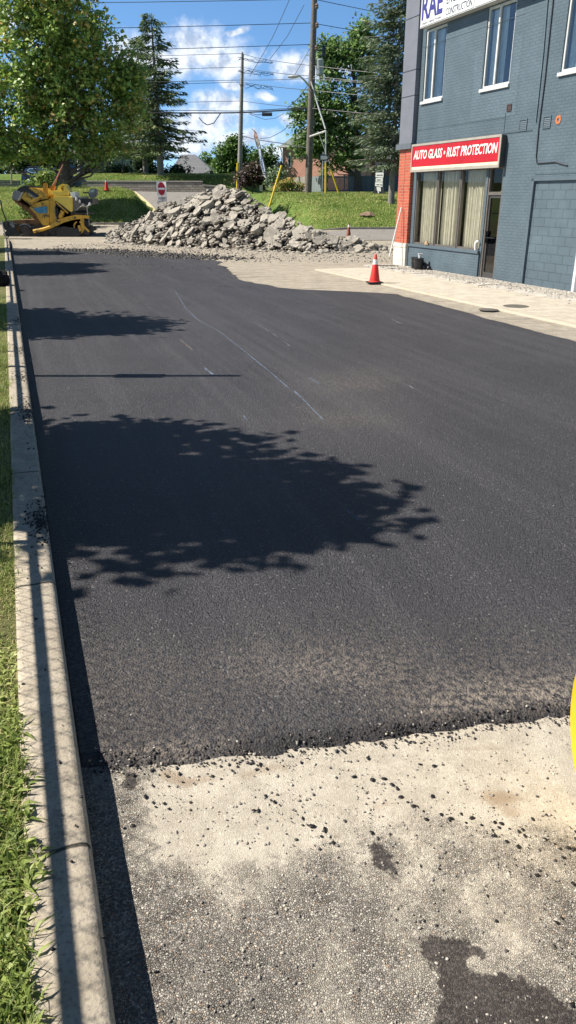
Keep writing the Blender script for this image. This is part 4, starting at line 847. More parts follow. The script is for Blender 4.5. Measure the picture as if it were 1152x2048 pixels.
# roadside trees left of the frame, seen by their shadows
for i, (x, y, lobs, zt_, lbl) in enumerate([
    (-5.6, 5.2, [((-4.95,4.9,4.35),(1.2,.9,.9)),((-5.6,6.5,4.0),(1.5,.75,1.0)),((-4.2,4.75,4.4),(.7,.42,.4)),((-6.2,5.2,4.6),(1.3,1.2,1.0)),((-4.6,5.45,4.5),(1.0,.55,.55)),((-5.2,5.9,3.4),(1.2,.9,.8))], 4.8, 'small leafy tree nearest the camera beyond the left kerb'),
    (-9.3, 13.6, [((-8.7,13.4,4.6),(1.7,1.45,1.2)),((-7.6,13.0,4.7),(1.3,.8,.7)),((-9.6,14.2,4.2),(1.4,1.2,1.1))], 5, 'second small leafy tree beyond the left kerb'),
    (-13.2, 24.1, [((-12.6,24.0,4.6),(2.1,1.9,1.3)),((-11.2,23.2,4.5),(1.3,.8,.7)),((-12.0,25.6,4.4),(1.4,1.0,1.0))], 5, 'third small leafy tree beyond the left kerb'),
    (-16.4, 31.6, [((-15.6,31.4,4.6),(2.1,1.5,1.2)),((-14.2,31.0,4.8),(1.4,.6,.7))], 5, 'fourth small leafy tree beyond the left kerb')]):
    tree('roadside_tree', (x, y, .3), (x+.2, y, zt_+.5), .09, lobs, [int((95 if i == 0 else 150)*a_[1][0]*a_[1][1]) for a_ in lobs], 16, .15, .16, MASH, lbl, 'tree', 'small trees along the left kerb', thr=-.22, nl=30, ns=1.1, shell=.42)
# ------------------------------------------------------------------ retaining wall
MRW = m_brick('grey wall block', (.25, .225, .19), (.09, .08, .07), .45, .19, .02, .18, .02, .9)
def yw_(px, yt, yb, Y): 
    t_, b_ = at(px, yt, Y), at(px, yb, Y); return t_, b_
wY = lambda x: 75.6 - (x-60)/420.*4.2
rw = empty('retaining_wall', (at(280, 384, 74)), 0, 'long low stepped wall of grey concrete blocks beside the driveway', 'wall')
b = MB(); seg = [(60,363,392),(150,363,386),(405,364,384),(405,371,384),(440,374,385),(440,378,386),(480,381,388)]
for (x0, t0, b0_), (x1, t1, b1_) in ((seg[0],seg[1]),(seg[1],seg[2]),(seg[3],seg[4]),(seg[5],seg[6])):
    p = [at(x0,b0_+4,wY(x0)), at(x1,b1_+4,wY(x1)), at(x1,t1,wY(x1)), at(x0,t0,wY(x0))]; b.prism(p, (0, .35, 0))
b.build('wall_blocks', MRW, rw)
b = MB()
for (x0, t0, b0_), (x1, t1, b1_) in ((seg[0],seg[1]),(seg[1],seg[2]),(seg[3],seg[4]),(seg[5],seg[6])):
    a_, c_ = at(x0,t0,wY(x0)), at(x1,t1,wY(x1)); b.prism([a_+Vector((0,-.05,0)), c_+Vector((0,-.05,0)), c_+Vector((0,-.05,.1)), a_+Vector((0,-.05,.1))], (0, .45, 0))
b.build('wall_cap', P('wall cap', (.36, .33, .28), .9, .2, 6), rw)
sw = at(0, 372, 68); b = MB(); b.prism([at(-60,374,68), at(38,374,68), at(38,361,68), at(-60,358,68)], (0,.4,0)); tag(b.build('stone_wall', MRW), 'short shaded stone wall left of the dark blue car', 'wall')
# yellow painted kerbs on the driveway
MYK = P('yellow kerb', (.60, .53, .30), .8, .2, 5)
def kerbline(pts, w_, h, mat, name='driveway_kerb'):
    b = MB()
    for a_, c_ in zip(pts, pts[1:]):
        b.bar((a_[0], a_[1], gzz(*a_)+h/2), (c_[0], c_[1], gzz(*c_)+h/2), w_, h)
    tag(b.build(name, mat), kind='structure')
ln = lambda Y0, Y1, f_, n=14: [(float(f_(y)), float(y)) for y in np.linspace(Y0, Y1, n)]
kerbline(ln(50.0, 73, lambda y: XL(y)+.15), .30, .14, MYK); p0, p1 = at(272, 384, 73.6), at(412, 384, 73.6); kerbline([(p0.x+(p1.x-p0.x)*i/8, 73.7) for i in range(9)], .5, .12, MYK)
kerbline([(x, 49.8) for x in np.linspace(-26, -9.3, 12)], .25, .12, P('kerb grey', (.36, .33, .28), .9, .2))
kerbline([(x, 45.55) for x in np.linspace(1.5, 26, 14)], .2, .12, P('kerb grey', (.36, .33, .28)))
kerbline([(x, 41.9 + (x-1.5)*.05) for x in np.linspace(1.2, 3.6, 5)], .2, .1, MYK)
# ------------------------------------------------------------------ houses
MPB = m_brick('pink brick', (.60, .29, .22), (.50, .36, .30), .4, .12, .012, .1, .004, .85); MRFG = P('green grey shingle', (.16, .19, .16), .9, .2, 3, .02, 12)
MRG = P('grey shingle roof', (.16, .165, .175), .85, .15, 2, .02, 10); MWD = P('house white', (.60, .60, .58), .6, .1)
Yh = 92.; hb = at(560, 365, Yh); br = empty('brick_house', (hb.x, Yh, 2.5), 0, 'pink brick house with a green grey roof right of the banner', 'house')
def hx(x, y, Y=Yh): return at(x, y, Y)
x0, x1 = hx(566, 300).x, hx(706, 300).x; ze = hx(566, 292).z
MB().box(x0, x1, Yh, Yh+9, 1, ze).build('wall', MPB, br)
pk = hx(640, 218); ee = .35
b = MB(); ym = Yh+4.5
xm0 = hx(626, 230).x
b.add([(x0-ee,Yh-ee,ze-.12),(x1+ee,Yh-ee,ze-.12),(x1+ee,Yh+9+ee,ze-.12),(x0-ee,Yh+9+ee,ze-.12),(xm0,ym,pk.z),(x1-3.4,ym,pk.z)], [(0,1,5,4),(1,2,5),(2,3,4,5),(3,0,4),(0,3,2,1)])
rf = b.build('roof', MRFG, br)
MB().box(x0-.45, x1+.45, Yh-.48, Yh-.36, ze-.16, ze+.02).box(x0-.48, x0-.36, Yh-.3, Yh+9, ze-.16, ze+.02).build('gutter', MWD, rf)
MB().tube([(x0-.2, Yh-.25, ze-.15), (x0-.06, Yh-.1, ze-.6), (x0-.06, Yh-.1, 1.5)], .07).build('downspout', MWD, br)
wx0, wx1 = hx(579, 300).x, hx(583.5, 300).x; fo = MB().box(wx0-.08, wx1+.08, Yh-.06, Yh+.02, hx(580,336).z, hx(580,307).z).build('window', MWD, br)
MB().box(wx0, wx1, Yh-.075, Yh-.062, hx(580,334).z, hx(580,309).z).build('pane', P('dull glass', (.10, .12, .13), .15, .1), fo)
MB().add([hx(545,334,Yh-1.5), hx(566,326,Yh-1.5), hx(567,334,Yh-1.5), hx(548,337,Yh-1.5), hx(545,334,Yh+.5), hx(566,326,Yh+.5), hx(567,334,Yh+.5), hx(548,337,Yh+.5)], [(0,1,2,3),(4,5,6,7),(0,1,5,4),(3,2,6,7),(0,3,7,4),(1,2,6,5)]).build('porch_roof', MRG, br)
br.rotation_euler = (0, 0, R(-24))
h2 = empty('brown_house', (at(760, 350, 96).x, 96, 2.5), 0, 'low brown brick house half hidden behind the blue grey fence', 'house')
MBB = m_brick('brown brick', (.20, .095, .075), (.2, .14, .12), .4, .12, .012, .1, .004, .85)
x0, x1 = at(688,300,96).x, at(860,300,96).x; MB().box(x0, x1, 96, 104, 1, at(700,318,96).z).build('wall', MBB, h2)
zz = at(700,318,96).z; MB().add([(x0-.4,95.5,zz),(x1+.4,95.5,zz),(x1+.4,104.5,zz),(x0-.4,104.5,zz),(x0+1,100,zz+2.2),(x1-1,100,zz+2.2)], [(0,1,5,4),(1,2,5),(2,3,4,5),(3,0,4),(0,3,2,1)]).build('roof', MRG, h2)
for a_, c_ in ((655,663),(673,690),(722,728),(797,803)):
    if a_ < 690: a_, c_ = a_+50, c_+50
    f = MB().box(at(a_,340,96).x, at(c_,340,96).x, 95.94, 96.0, at(a_,349,96).z, at(a_,340,96).z).build('window', MWD, h2); MB().box(at(a_+1,340,96).x, at(c_-1,340,96).x, 95.92, 95.935, at(a_,348.3,96).z, at(a_,341,96).z).build('pane', P('dull glass', (.1,.12,.13), .15), f)
h3 = empty('grey_roofed_house', (at(385, 350, 100).x, 100, 4), 0, 'low house with a wide grey shingle roof right of the spruce', 'house')
b = MB(); pts = [at(338,350,100), at(434,352,100), at(428,338,100), at(400,322,100), at(375,316,100), at(345,318,100)]; b.prism([Vector((p.x,100,p.z)) for p in pts], (0, .3, 0)); 
zr = at(375,312,100).z; ze_ = at(400,352,100).z; xa, xb = at(335,350,100).x, at(436,350,100).x
rb = MB().add([(xa,99.5,ze_),(xb,99.5,ze_),(xb,113,ze_),(xa,113,ze_),(xa+1,106,zr+.45),(xb-3.4,106,zr+.45)], [(0,1,5,4),(1,2,5),(2,3,4,5),(3,0,4),(0,3,2,1)]); rb.build('roof', MRG, h3)
MB().box(xa+.4, xb-.5, 100, 112.5, 3, ze_-.01).build('wall', MWD, h3)
MB().bar((at(400,351,99.2).x, 99.4, at(400,351,99.4).z), (at(434,336,99.4).x, 99.4, at(434,336,99.4).z), .12, .2).build('fascia', MWD, h3)
h4 = empty('white_house', (at(215, 345, 98).x, 98, 4), 0, 'pale house glimpsed between the maple and the small grey green tree', 'house')
MB().box(at(196,340,98).x, at(282,340,98).x, 98, 106, 3, at(200,309,98).z).build('wall', P('pale siding', (.42, .47, .46), .8, .08), h4)
zz = at(200,309,98).z; MB().add([(at(193,340,98).x,97.6,zz),(at(285,340,98).x,97.6,zz),(at(285,340,98).x,106.4,zz),(at(193,340,98).x,106.4,zz),(at(210,340,98).x,102,zz+2),(at(270,340,98).x,102,zz+2)], [(0,1,5,4),(1,2,5),(2,3,4,5),(3,0,4),(0,3,2,1)]).build('roof', MRG, h4)
h5 = empty('stone_shed', (at(188, 345, 90).x, 90, 4), 0, 'small grey building with a tiny dark window behind the maple trunk', 'shed')
MB().prism([Vector((at(x,y,90).x, 90, at(x,y,90).z)) for x, y in ((171,344),(207,344),(203,318),(170,310))], (0,5,0)).build('wall', P('grey render', (.26, .245, .225), .9, .15), h5)
xx0, xx1 = at(174.5,325,90).x, at(180.5,325,90).x; f = MB().box(xx0, xx1, 89.93, 89.99, at(175,330.5,90).z, at(175,323.5,90).z).build('window', MBLK, h5)
MB().box(xx0+.08, xx1-.08, 89.915, 89.925, at(175,329.5,90).z, at(175,324.5,90).z).build('pane', P('dull glass', (.1,.12,.13), .15), f)
MB().prism([Vector((at(x,y,89).x, 89, at(x,y,89).z)) for x, y in ((168,311),(209,319),(208,314),(168,304))], (0,7,0)).build('roof', MRG, h5)
b = MB(); b.tube([at(157.5, 349, 82), at(157, 316, 82)], .13, 10); tag(b.build('white_post', SGW, smooth=True), 'plain white post standing right of the maple trunk', 'post')
b = MB(); b.tube([at(23, 368, 60), at(23, 340, 60)], .06, 8); tag(b.build('wooden_stake', P('pale timber', (.30, .27, .2), .8), smooth=True), 'thin pale stake left of the dark blue car', 'stake')
# wooden fence near the thin pole
wf = empty('wooden_fence', at(424, 374, 80), 0, 'brown timber rail fence in front of the grey roofed house', 'fence'); TB = P('brown timber', (.10, .075, .055), .85, .3, 8)
for x, t_ in ((424, 342), (405, 360)): p = at(x, 374, 80); MB().box(p.x-.16, p.x+.16, 79.9, 80.2, p.z-.3, at(x, t_, 80).z).build('post', TB, wf)
for y0, y1 in ((357, 362), (365, 371)): p, q = at(398, y0, 80.3), at(470, y1+1, 80.3); MB().box(p.x, q.x, 80.25, 80.35, at(400, y1, 80).z, at(400, y0, 80).z).build('rail', TB, wf)
# blue grey board fence on the right
Yf_ = 66.; bf = empty('board_fence', (at(700, 388, Yf_).x, Yf_, 2.2), 0, 'blue grey solid board fence along the back of the right lawn', 'fence'); MBF = P('blue grey boards', (.085, .125, .15), .7, .12, 3); MBFW = P('weathered boards', (.25, .24, .20), .8, .2, 4)
xs_ = np.linspace(at(645,380,Yf_).x, at(860,380,Yf_).x, 110); b = MB(); zt_, zb_ = at(700,352,Yf_).z, at(700,392,Yf_).z
for a_, c_ in zip(xs_, xs_[1:]): b.box(a_, c_-.012, Yf_, Yf_+.03, zb_, zt_ + random.uniform(-.01, .01))
b.build('boards', MBF, bf); MB().box(xs_[0], xs_[-1], Yf_-.04, Yf_-.005, zt_-.12, zt_-.02).box(xs_[0], xs_[-1], Yf_-.04, Yf_-.005, zb_+.35, zb_+.45).build('rail', MBF, bf)
for k in range(8): x = xs_[0] + k*1.8*.98; MB().box(x-.06, x+.06, Yf_-.08, Yf_-.041, zb_, zt_+.07).build('post', MBF, bf)
b = MB(); p0 = at(612, 352, 67.5); p1 = at(645, 352, 66)
wf2 = empty('weathered_fence', (p0.x, p0.y, 2.2), 0, 'weathered pale board fence turning the corner behind the big utility pole', 'fence')
def fpan(P0, P1, zt0, zb0, n, mat, parent):
    b = MB()
    for i in range(n):
        a_ = Vector(P0).lerp(Vector(P1), i/n); c_ = Vector(P0).lerp(Vector(P1), (i+.93)/n)
        b.prism([(a_.x, a_.y, zb0), (c_.x, c_.y, zb0), (c_.x, c_.y, zt0), (a_.x, a_.y, zt0)], (0, .03, 0))
    b.build('boards', mat, parent)
fpan((at(586,360,74).x, 74, 0), (at(612,360,70).x, 70, 0), at(600,354,72).z, at(600,382,72).z, 14, MBFW, wf2); fpan((at(613,360,70).x, 70, 0), (at(644,360,66.1).x, 66.1, 0), at(628,353,68).z, at(628,389,68).z, 16, P('pale blue boards', (.17, .21, .215), .75, .15), wf2)
for x, Y in ((586,74),(612,70),(644,66.05)): p = at(x, 350, Y); MB().box(p.x-.07, p.x+.07, Y-.09, Y-.02, 2, p.z).build('post', MBF, wf2)
# ------------------------------------------------------------------ utility poles, wires, guys
MPO = P('weathered pole', (.16, .14, .12), .9, .3, 6, .01, 30); MPO2 = P('pale grey pole', (.27, .26, .24), .85, .2, 5, .008, 30)
MWR = P('wire', (.05, .05, .055), .5, .1); MGY = P('guy guard yellow', (.72, .50, .02), .45, .1, 4)
Yp = 58.; pbp = at(616, 386, Yp); pbp.z = gzz(pbp.x, pbp.y) - .2
up = empty('utility_pole', pbp, 0, 'thick dark wooden utility pole carrying a transformer and a street light arm', 'utility pole')
tp = at(631, -60, Yp); MB().tube([pbp, pbp.lerp(tp, .5), tp], [.255, .225, .17], 16).build('pole', MPO, up, smooth=True)
for y_, dx in ((14, 6), (52, 7), (97, 5)): p = at(626 + dx*.6, y_, Yp); MB().lathe([(0,-.16),(.09,-.14),(.13,-.05),(.08,0),(.13,.05),(.07,.14),(0,.2)], (p.x+.12, Yp-.2, p.z), 10).build('insulator', P('insulator', (.20, .15, .12), .3), up, smooth=True)
p = at(639.5, 152, Yp); ts = MB().lathe([(.0,0),(.20,.02),(.24,.06),(.24,.88),(.26,.92),(.2,.98),(0,1.0)], (p.x, Yp-.1, p.z), 20).build('transformer', P('transformer grey', (.34, .38, .38), .45, .08, 3), up, smooth=True)
MB().bar(at(630,130,Yp), at(634,130,Yp), .1).lathe([(.04,0),(.07,.08),(.04,.2),(0,.24)], (p.x, Yp-.1, p.z+1.0), 8).build('bracket', MTRM, up)
MB().tube([at(629,100,Yp), at(645,101,Yp)], .03).build('cutout_arm', MTRM, up)
q = at(648, 103, Yp); MB().lathe([(0,-.35),(.12,-.3),(.13,.2),(.05,.35),(0,.36)], (q.x, Yp, q.z), 10).build('cutout_fuse', MTRM, up, smooth=True)
ar = MB().tube([at(617,170,Yp-.2), at(610,162,Yp-.6), at(603,155,Yp-.9), at(597,151,Yp-1.2), at(591,151,Yp-1.5)], [.07,.06,.05,.045,.04], 10).build('lamp_arm', P('lamp arm', (.50, .51, .50), .4, .1, metal=.3), up, smooth=True)
lp = at(587, 153.5, Yp-1.5); q = MB().lathe([(0,-.42),(.10,-.36),(.17,-.1),(.15,.15),(.07,.36),(0,.38)], (0,0,0), 14, ax='x'); q.v = [(v[0]+lp.x, v[1]+lp.y, v[2]*.62+lp.z) for v in q.v]; q.build('lamp_head', P('lamp head', (.55, .55, .53), .4), up, smooth=True)
MB().tube([at(622,163,Yp-.25), at(629,185,Yp-.5), at(634,205,Yp-.7), at(651,258,Yp-1.6)], .055, 8).build('guy_strut', P('strut grey', (.40, .43, .43), .5), up, smooth=True)
MB().tube([at(620,273,Yp-.25), at(652,262,Yp-1.6)], .065, 8).build('sidewalk_arm', P('lamp head', (.5,.5,.5)), up, smooth=True)
MB().tube([at(652,260,Yp-1.6), at(651,330,Yp-1.6)], .05, 8).tube([at(636,262,Yp-1), at(660,328,Yp-1.3)], .025, 6).build('guy_wire', P('strut grey', (.4,.43,.43)), up)
def guard(a, b, label, r_=.065):
    g = MB().tube([a, b], r_, 10).build('guy_guard', MGY, smooth=True); return tag(g, label, 'guy guard')
Yg = Yp-1.6
a_ = at(651, 389, Yg); a_.z = gzz(a_.x, Yg) - .1; guard(a_, at(651.5, 326, Yg), 'upright yellow guy guard just right of the big pole')
a_ = at(679, 389, Yp-1.3); a_.z = gzz(a_.x, Yp-1.3) - .1; guard(a_, at(662, 340, Yp-1.3), 'slanted yellow guy guard farthest to the right')
a_ = at(536, 383, 57.); a_.z = gzz(a_.x, 57.) - .1; guard(a_, at(563, 331, 57.6), 'slanted yellow guy guard between the banner and the brick house')
Yq = 72.; qb = at(478, 384, Yq); qb.z = min(qb.z, gzz(qb.x, qb.y)) - .3
u2 = empty('utility_pole', qb, 0, 'thin pale grey utility pole left of the feather banner', 'utility pole'); q2 = at(485, 108, Yq)
MB().tube([qb, qb.lerp(q2, .5), q2], [.24, .19, .12], 14).build('pole', MPO2, u2, smooth=True)
MB().tube([at(484.5,112,Yq-.1), at(484.5,104,Yq-.1)], .05).build('insulator', P('insulator', (.2,.15,.12)), u2)
guard(at(474.5, 378, Yq-.4), at(475.5, 326, Yq-.4), 'yellow guard strapped against the thin grey pole', .10)
def wire(pts, r_, label, Y0=Yp, name='power_line', cat='power line', group='wires between the utility poles'):
    P3 = []
    for q in pts: P3.append(at(q[0], q[1], q[2] if len(q) > 2 else Y0))
    out_ = []
    for a_, b_ in zip(P3, P3[1:]):
        for i in range(6): out_.append(a_.lerp(b_, i/6) - Vector((0, 0, .10*(b_-a_).length/30*4*(i/6)*(1-i/6))))
    out_.append(P3[-1]); tag(MB().tube(out_, r_, 5, cap=False).build(name, MWR), label, cat, group)
wire([(-400,6),(626,-2),(900,52)], .020, 'topmost power line meeting the very top of the big pole')
wire([(-400,62),(624,46),(900,92)], .020, 'second power line from the top on the big pole')
wire([(-400,110),(620,89),(900,122)], .020, 'third power line from the top on the big pole')
wire([(-400,120,Yq),(485,107,Yq),(515,116,68),(622,131,Yp),(900,160,50)], .018, 'power line from the tip of the thin pole to the big pole')
wire([(-400,150,Yq),(485,134,Yq),(516,141,68),(621,152,Yp),(900,178,50)], .018, 'second power line down on the thin pole')
wire([(-400,168,Yq),(485,160,66),(619,157,Yp),(900,176,50)], .018, 'power line just above the crossing with the street light')
wire([(-400,180,Yq),(485,164,Yq),(516,169,68),(618,180,Yp),(900,205,50)], .018, 'fourth power line on the thin pole')
wire([(-400,210,Yq),(485,202,Yq),(618,216,Yp),(900,240,50)], .018, 'lone thin wire above the thick communication cable')
wire([(-400,214),(400,226),(485,225),(545,222),(618,217),(700,224),(900,244)], .045, 'thick black communication cable crossing both poles')
wire([(-400,208),(400,221),(485,222),(560,218),(618,215),(900,240)], .022, 'thin support wire just above the thick black cable')
wire([(398,235),(405,244),(415,250),(428,246),(436,234),(441,227)], .03, 'drooping loop of cable beneath the thick black cable left of the thin pole')
wire([(485,272,Yq),(495,274,70),(508,278,68),(560,286,63),(617,296,Yp)], .032, 'dark cable sloping from the thin pole down to the big pole')
wire([(583,-10,40),(545,75,45),(500,152,50)], .014, 'thin slanting wire from the top edge above the thin pole', group='slanting wires')
wire([(608,10,44),(575,72,47),(540,118,50)], .014, 'thin slanting wire with beads left of the big pole top', group='slanting wires')
wire([(619,98,Yp),(604,125,57.5),(588,152,57)], .016, 'slanting wire from the big pole towards the street light head', group='slanting wires')
wire([(616,170,Yp),(598,195,57),(575,216,56)], .022, 'slanting cable from below the street light arm to the black cable', group='slanting wires')
wire([(590,240,Yp),(565,262,60),(540,275,62),(520,277,64)], .02, 'thin curving wire meeting the feather banner', group='slanting wires')
wire([(497,227),(512,233),(530,239),(552,236),(567,227)], .014, 'thin dotted wire sagging beneath the splice box')
p = at(534, 228.5, Yp-.1); q = MB().lathe([(0,-.36),(.10,-.35),(.12,-.33),(.12,.33),(.10,.35),(0,.36)], (0,0,0), 14, ax='x'); q.v = [(v[0]+p.x, v[1]+p.y, v[2]+p.z) for v in q.v]; q.tube([at(500,226,Yp), at(514,230,Yp), at(524,229,Yp-.1)], .02, 6)
tag(q.build('splice_box', MTRM, smooth=True), 'black cylindrical splice case hanging on the thick cable between the poles', 'splice case')
# spiral ties on three wires
for i, (x, y) in enumerate(((512,117),(512,142),(512,170))):
    c_ = at(x, y, 68.2); q = MB()
    for k in range(3):
        q.tube([c_ + Vector((-1.4 + t*2.8 + random.gauss(0,.06), 0, .10*math.sin(t*(9+2*k) + k*2.1) + random.gauss(0,.06) - t*.25)) for t in np.linspace(0, 1, 16)], .016, 4)
    tag(q.build('wire_tie', MWR), ('topmost', 'middle', 'lowest')[i] + ' frayed black wire tie right of the thin pole', 'wire tie', 'wire ties')
# ------------------------------------------------------------------ signs
Ye = 50.; db = at(324, 420, Ye); db.z = gzz(db.x, db.y)
dn = empty('no_entry_sign', db, 0, 'no entry sign with do not enter plate behind the rubble', 'sign'); k = Ye/1608.
MB().tube([db - Vector((0,0,.2)), at(323, 363, Ye+.03)], .03, 8).build('post', GALV, dn)
def plate(x0, y0, x1, y1, Y, mat, th=.01): 
    a_, b_ = at(x0, y1, Y), at(x1, y0, Y); return MB().box(a_.x, b_.x, Y-th, Y, a_.z, b_.z)
plate(314.2, 363.5, 333, 391.5, Ye-.03, P('sign plate white', (.66, .64, .62), .5, .05), .01).build('plate', SGW, dn)
c_ = at(323.6, 377.5, Ye); n = 40; q = MB(); vs = [(c_.x + .245*math.cos(6.283*i/n), Ye-.046, c_.z + .375*math.sin(6.283*i/n)) for i in range(n)]; q.add(vs, [tuple(range(n))]); q.build('red_disc', P('sign deep red', (.42, .005, .02), .4, .05), dn)
MB().box(c_.x-.215, c_.x+.215, Ye-.052, Ye-.0475, c_.z-.055, c_.z+.055).build('white_bar', SGW, dn)
plate(314.5, 393, 334.5, 408, Ye-.03, SGW, .01).build('lower_plate', P('sign plate white', (.6,.6,.58)), dn)
SB = P('sign text', (.06, .05, .06), .5)
def wM(v): return Matrix(((1,0,0,v[0]),(0,0,-1,v[1]),(0,1,0,v[2]),(0,0,0,1)))
def lw(txt, w_, h_, x, y, Y, mat, parent, **kw):
    v = at(x, y, Y); v = W[parent.name].inverted() @ v; return lettering(txt, w_, h_, wM(v), mat, parent, **kw)
lw('DO NOT', .46, .13, 317, 399.2, Ye-.045, SB, dn, bold=.02); lw('ENTER', .42, .13, 317.6, 405.8, Ye-.045, SB, dn, bold=.02)
Yo = 55.; ob = at(644, 388, Yo); ob.z = gzz(ob.x, ob.y)
ow = empty('one_way_sign', ob, 0, 'white arrow sign on a thin post just right of the big pole', 'sign')
MB().tube([ob - Vector((0,0,.2)), at(646.5, 304, Yo)], .03, 8).build('post', GALV, ow)
plate(640.5, 309, 657, 321.5, Yo-.04, MTRM, .01).build('plate', P('sign slate', (.05,.06,.10)), ow)
v = [at(x, y, Yo-.055) for x, y in ((641.5,311.5),(651,311.5),(651,310),(656.2,315.2),(651,320.2),(651,319),(641.5,319))]; MB().add(v, [tuple(range(7))]).build('arrow', SGW, ow)
dn.rotation_euler = (0, 0, R(-14))
# directional board near the spruce
Yd = 56.; sb = at(758, 400, Yd); sb.z = gzz(sb.x, sb.y); bo = empty('finger_board', sb, 0, 'tall black board stacked with white panels left of the right spruce trunk', 'sign')
MB().box(at(750,330,Yd).x, at(770,330,Yd).x, Yd, Yd+.06, at(750,388,Yd).z, at(750,324,Yd).z).build('board', MTRM, bo)
q = MB(); q.bar(at(751,325,Yd+.1), at(751,393,Yd+.1), .05).bar(at(769,325,Yd+.1), at(769,393,Yd+.1), .05).bar(at(752,378,Yd), at(745.5,394,Yd-.5), .05).bar(at(753,388,Yd), at(745,395,Yd-.5), .04); q.build('leg', MBLK, bo)
for pts in ([(757.5,331),(759.5,327.5),(761.5,331),(761.5,333.5),(757.5,333.5)], [(751.5,333),(757,333),(757,343),(751.5,343)], [(758,333),(768.3,333),(768,343),(758,342.6)], [(751.2,345),(768.2,345),(767.5,355),(751,354)], [(752,355.5),(766.5,355.3),(766,363.5),(751.2,363)], [(750.6,364),(766,364.5),(765.5,374),(750,372)], [(753,373.5),(762,374.6),(762.3,383),(754,381.5)], [(754.8,382.5),(759,383),(757,388)]):
    MB().prism([at(x, y, Yd-.03) for x, y in pts], (0, .02, 0)).build('white_panel', SGW, bo)
for x, y, w_ in ((752.5,339.5,.12),(760,339.5,.2),(753.5,351,.22),(761,351,.16),(754,360.5,.25),(753,370,.2),(760.5,370.5,.14)): 
    p = at(x, y, Yd-.035); MB().box(p.x, p.x+w_, p.y-.004, p.y, p.z, p.z+.05).build('panel_mark', P('sign text', (.2,.2,.22)), bo)
bo.rotation_euler = (0, 0, R(-26))
# feather banner
Yf2 = 63.; fb_ = at(535.5, 376, Yf2); ff = empty('feather_banner', fb_, 0, 'tall curved feather banner leaning left beside the thin pole', 'banner')
MB().tube([at(536,376,Yf2), at(533,352,Yf2), at(525,318,Yf2), at(517.5,285,Yf2), at(511,266,Yf2), at(501,256.5,Yf2)], [.04,.035,.03,.025,.02,.02], 8).build('pole', MTRM, ff)
out_ = [(501,256.5),(506,258),(511.5,266),(516,277),(519.5,290),(524.5,311),(530,333),(533.5,352),(535.5,366),(533,358),(526,353),(524,345),(519.5,325),(514,302),(509.5,288),(506,272)]
def flag(o_, Y, name, mat, d=.02):
    MB().prism([Vector((at(x,y,Y).x, Y + .10*math.sin(y*.13), at(x,y,Y).z)) for x, y in o_], (0, d, 0)).build(name, mat, ff)
flag(out_, Yf2, 'banner_cloth', P('banner cloth', (.62, .60, .60), .8, .15, 2)); 
flag([(509,270),(512,270),(516,280),(518.5,290),(516.5,290),(512,284)], Yf2-.045, 'pale_patch', P('banner pale', (.72,.66,.60), .8)); flag([(507.5,266),(510,265.5),(512.5,273),(511,277)], Yf2-.055, 'orange_patch', P('banner orange', (.55,.16,.07), .8))
flag([(515,292),(519.5,292),(530,338),(532,351),(526.5,351),(523,337)], Yf2-.045, 'pale_stripe', P('banner blue white', (.62,.70,.82), .8))
BB = P('banner blue', (.09,.16,.38), .7)
for k_ in range(10):
    y = 294 + k_*4.6; x = 515.6 + (y-292)*.215; v = [at(x+a_, y+c_, Yf2-.075) for a_, c_ in ((0,.2),(3.2,0),(3.4,1.2),(1.2,1.6),(3.6,2.6),(3.7,3.4),(.8,3.3))]
    MB().add([Vector((p.x, p.y + .10*math.sin(y*.13), p.z)) for p in v], [tuple(range(7))]).build('banner_glyph', BB, ff)
for y in (344, 348): MB().add([Vector((at(x_,y_,Yf2).x, Yf2-.1 + .10*math.sin(y*.13), at(x_,y_,Yf2).z)) for x_, y_ in ((525.5,y),(531.5,y+.6),(531.8,y+2),(526,y+1.6))], [(0,1,2,3)]).build('banner_bar', MTRM, ff)
p = at(522, 374, 66); tag(MB().box(p.x-.13, p.x+.13, 66, 66.2, p.z-.3, p.z+.12).build('white_box', P('pale box', (.5,.46,.4))), 'small pale box on the grass beside the purple shrub', 'box')
ff.rotation_euler = (0, 0, R(-22))
# ------------------------------------------------------------------ dark blue car on the upper lot (side view, rear to the left)
Yc = 62.5; zc0 = at(60, 373.5, Yc).z; kx = Yc/1608.
cb0 = at(103, 374, Yc); car = empty('parked_car', (cb0.x, Yc+.9, zc0), 0, 'dark blue car seen from the side behind the shrub and maple trunk', 'car')
MCAR = P('navy paint', (.035, .055, .10), .18, .05, 2, spec=.6); MTY = P('tyre', (.015,.015,.015), .8); MCHR = P('chrome', (.6,.6,.62), .15, .02, metal=1.); MCG = P('car glass', (.015,.02,.025), .06, .02, spec=.8)
def loft(prof, y0, y1, inset, mat, name, parent, top=None):
    b = MB(); n = len(prof); zt = max(p[1] for p in prof); zl = min(p[1] for p in prof); vs = []
    for sgn, yb in ((0, y0), (1, y1)):
        for x, z in prof:
            t = (z-zl)/(zt-zl); vs.append((x, yb + (1 if sgn == 0 else -1)*inset*t**1.5, z))
    b.add(vs, [tuple(range(n)), tuple(range(2*n-1, n-1, -1))] + [(i, (i+1) % n, (i+1) % n+n, i+n) for i in range(n)]); return b.build(name, mat, parent, bevel=.02)
def cpx(x, y): p = at(x, y, Yc); return (p.x, p.z)
body = [cpx(x, y) for x, y in ((43,371),(42,360),(42,352),(45,345),(70,347),(100,348.5),(128,350),(146,352),(158,357),(163,363),(163,371),(150,372),(60,372))]
loft(body, Yc, Yc+1.8, .12, MCAR, 'body', car)
gh = [cpx(x, y) for x, y in ((44.5,346),(48,337),(54,334.6),(85,333),(108,334.5),(122,341),(134,349.5),(80,348))]
loft(gh, Yc+.12, Yc+1.68, .22, MCAR, 'cabin', car)
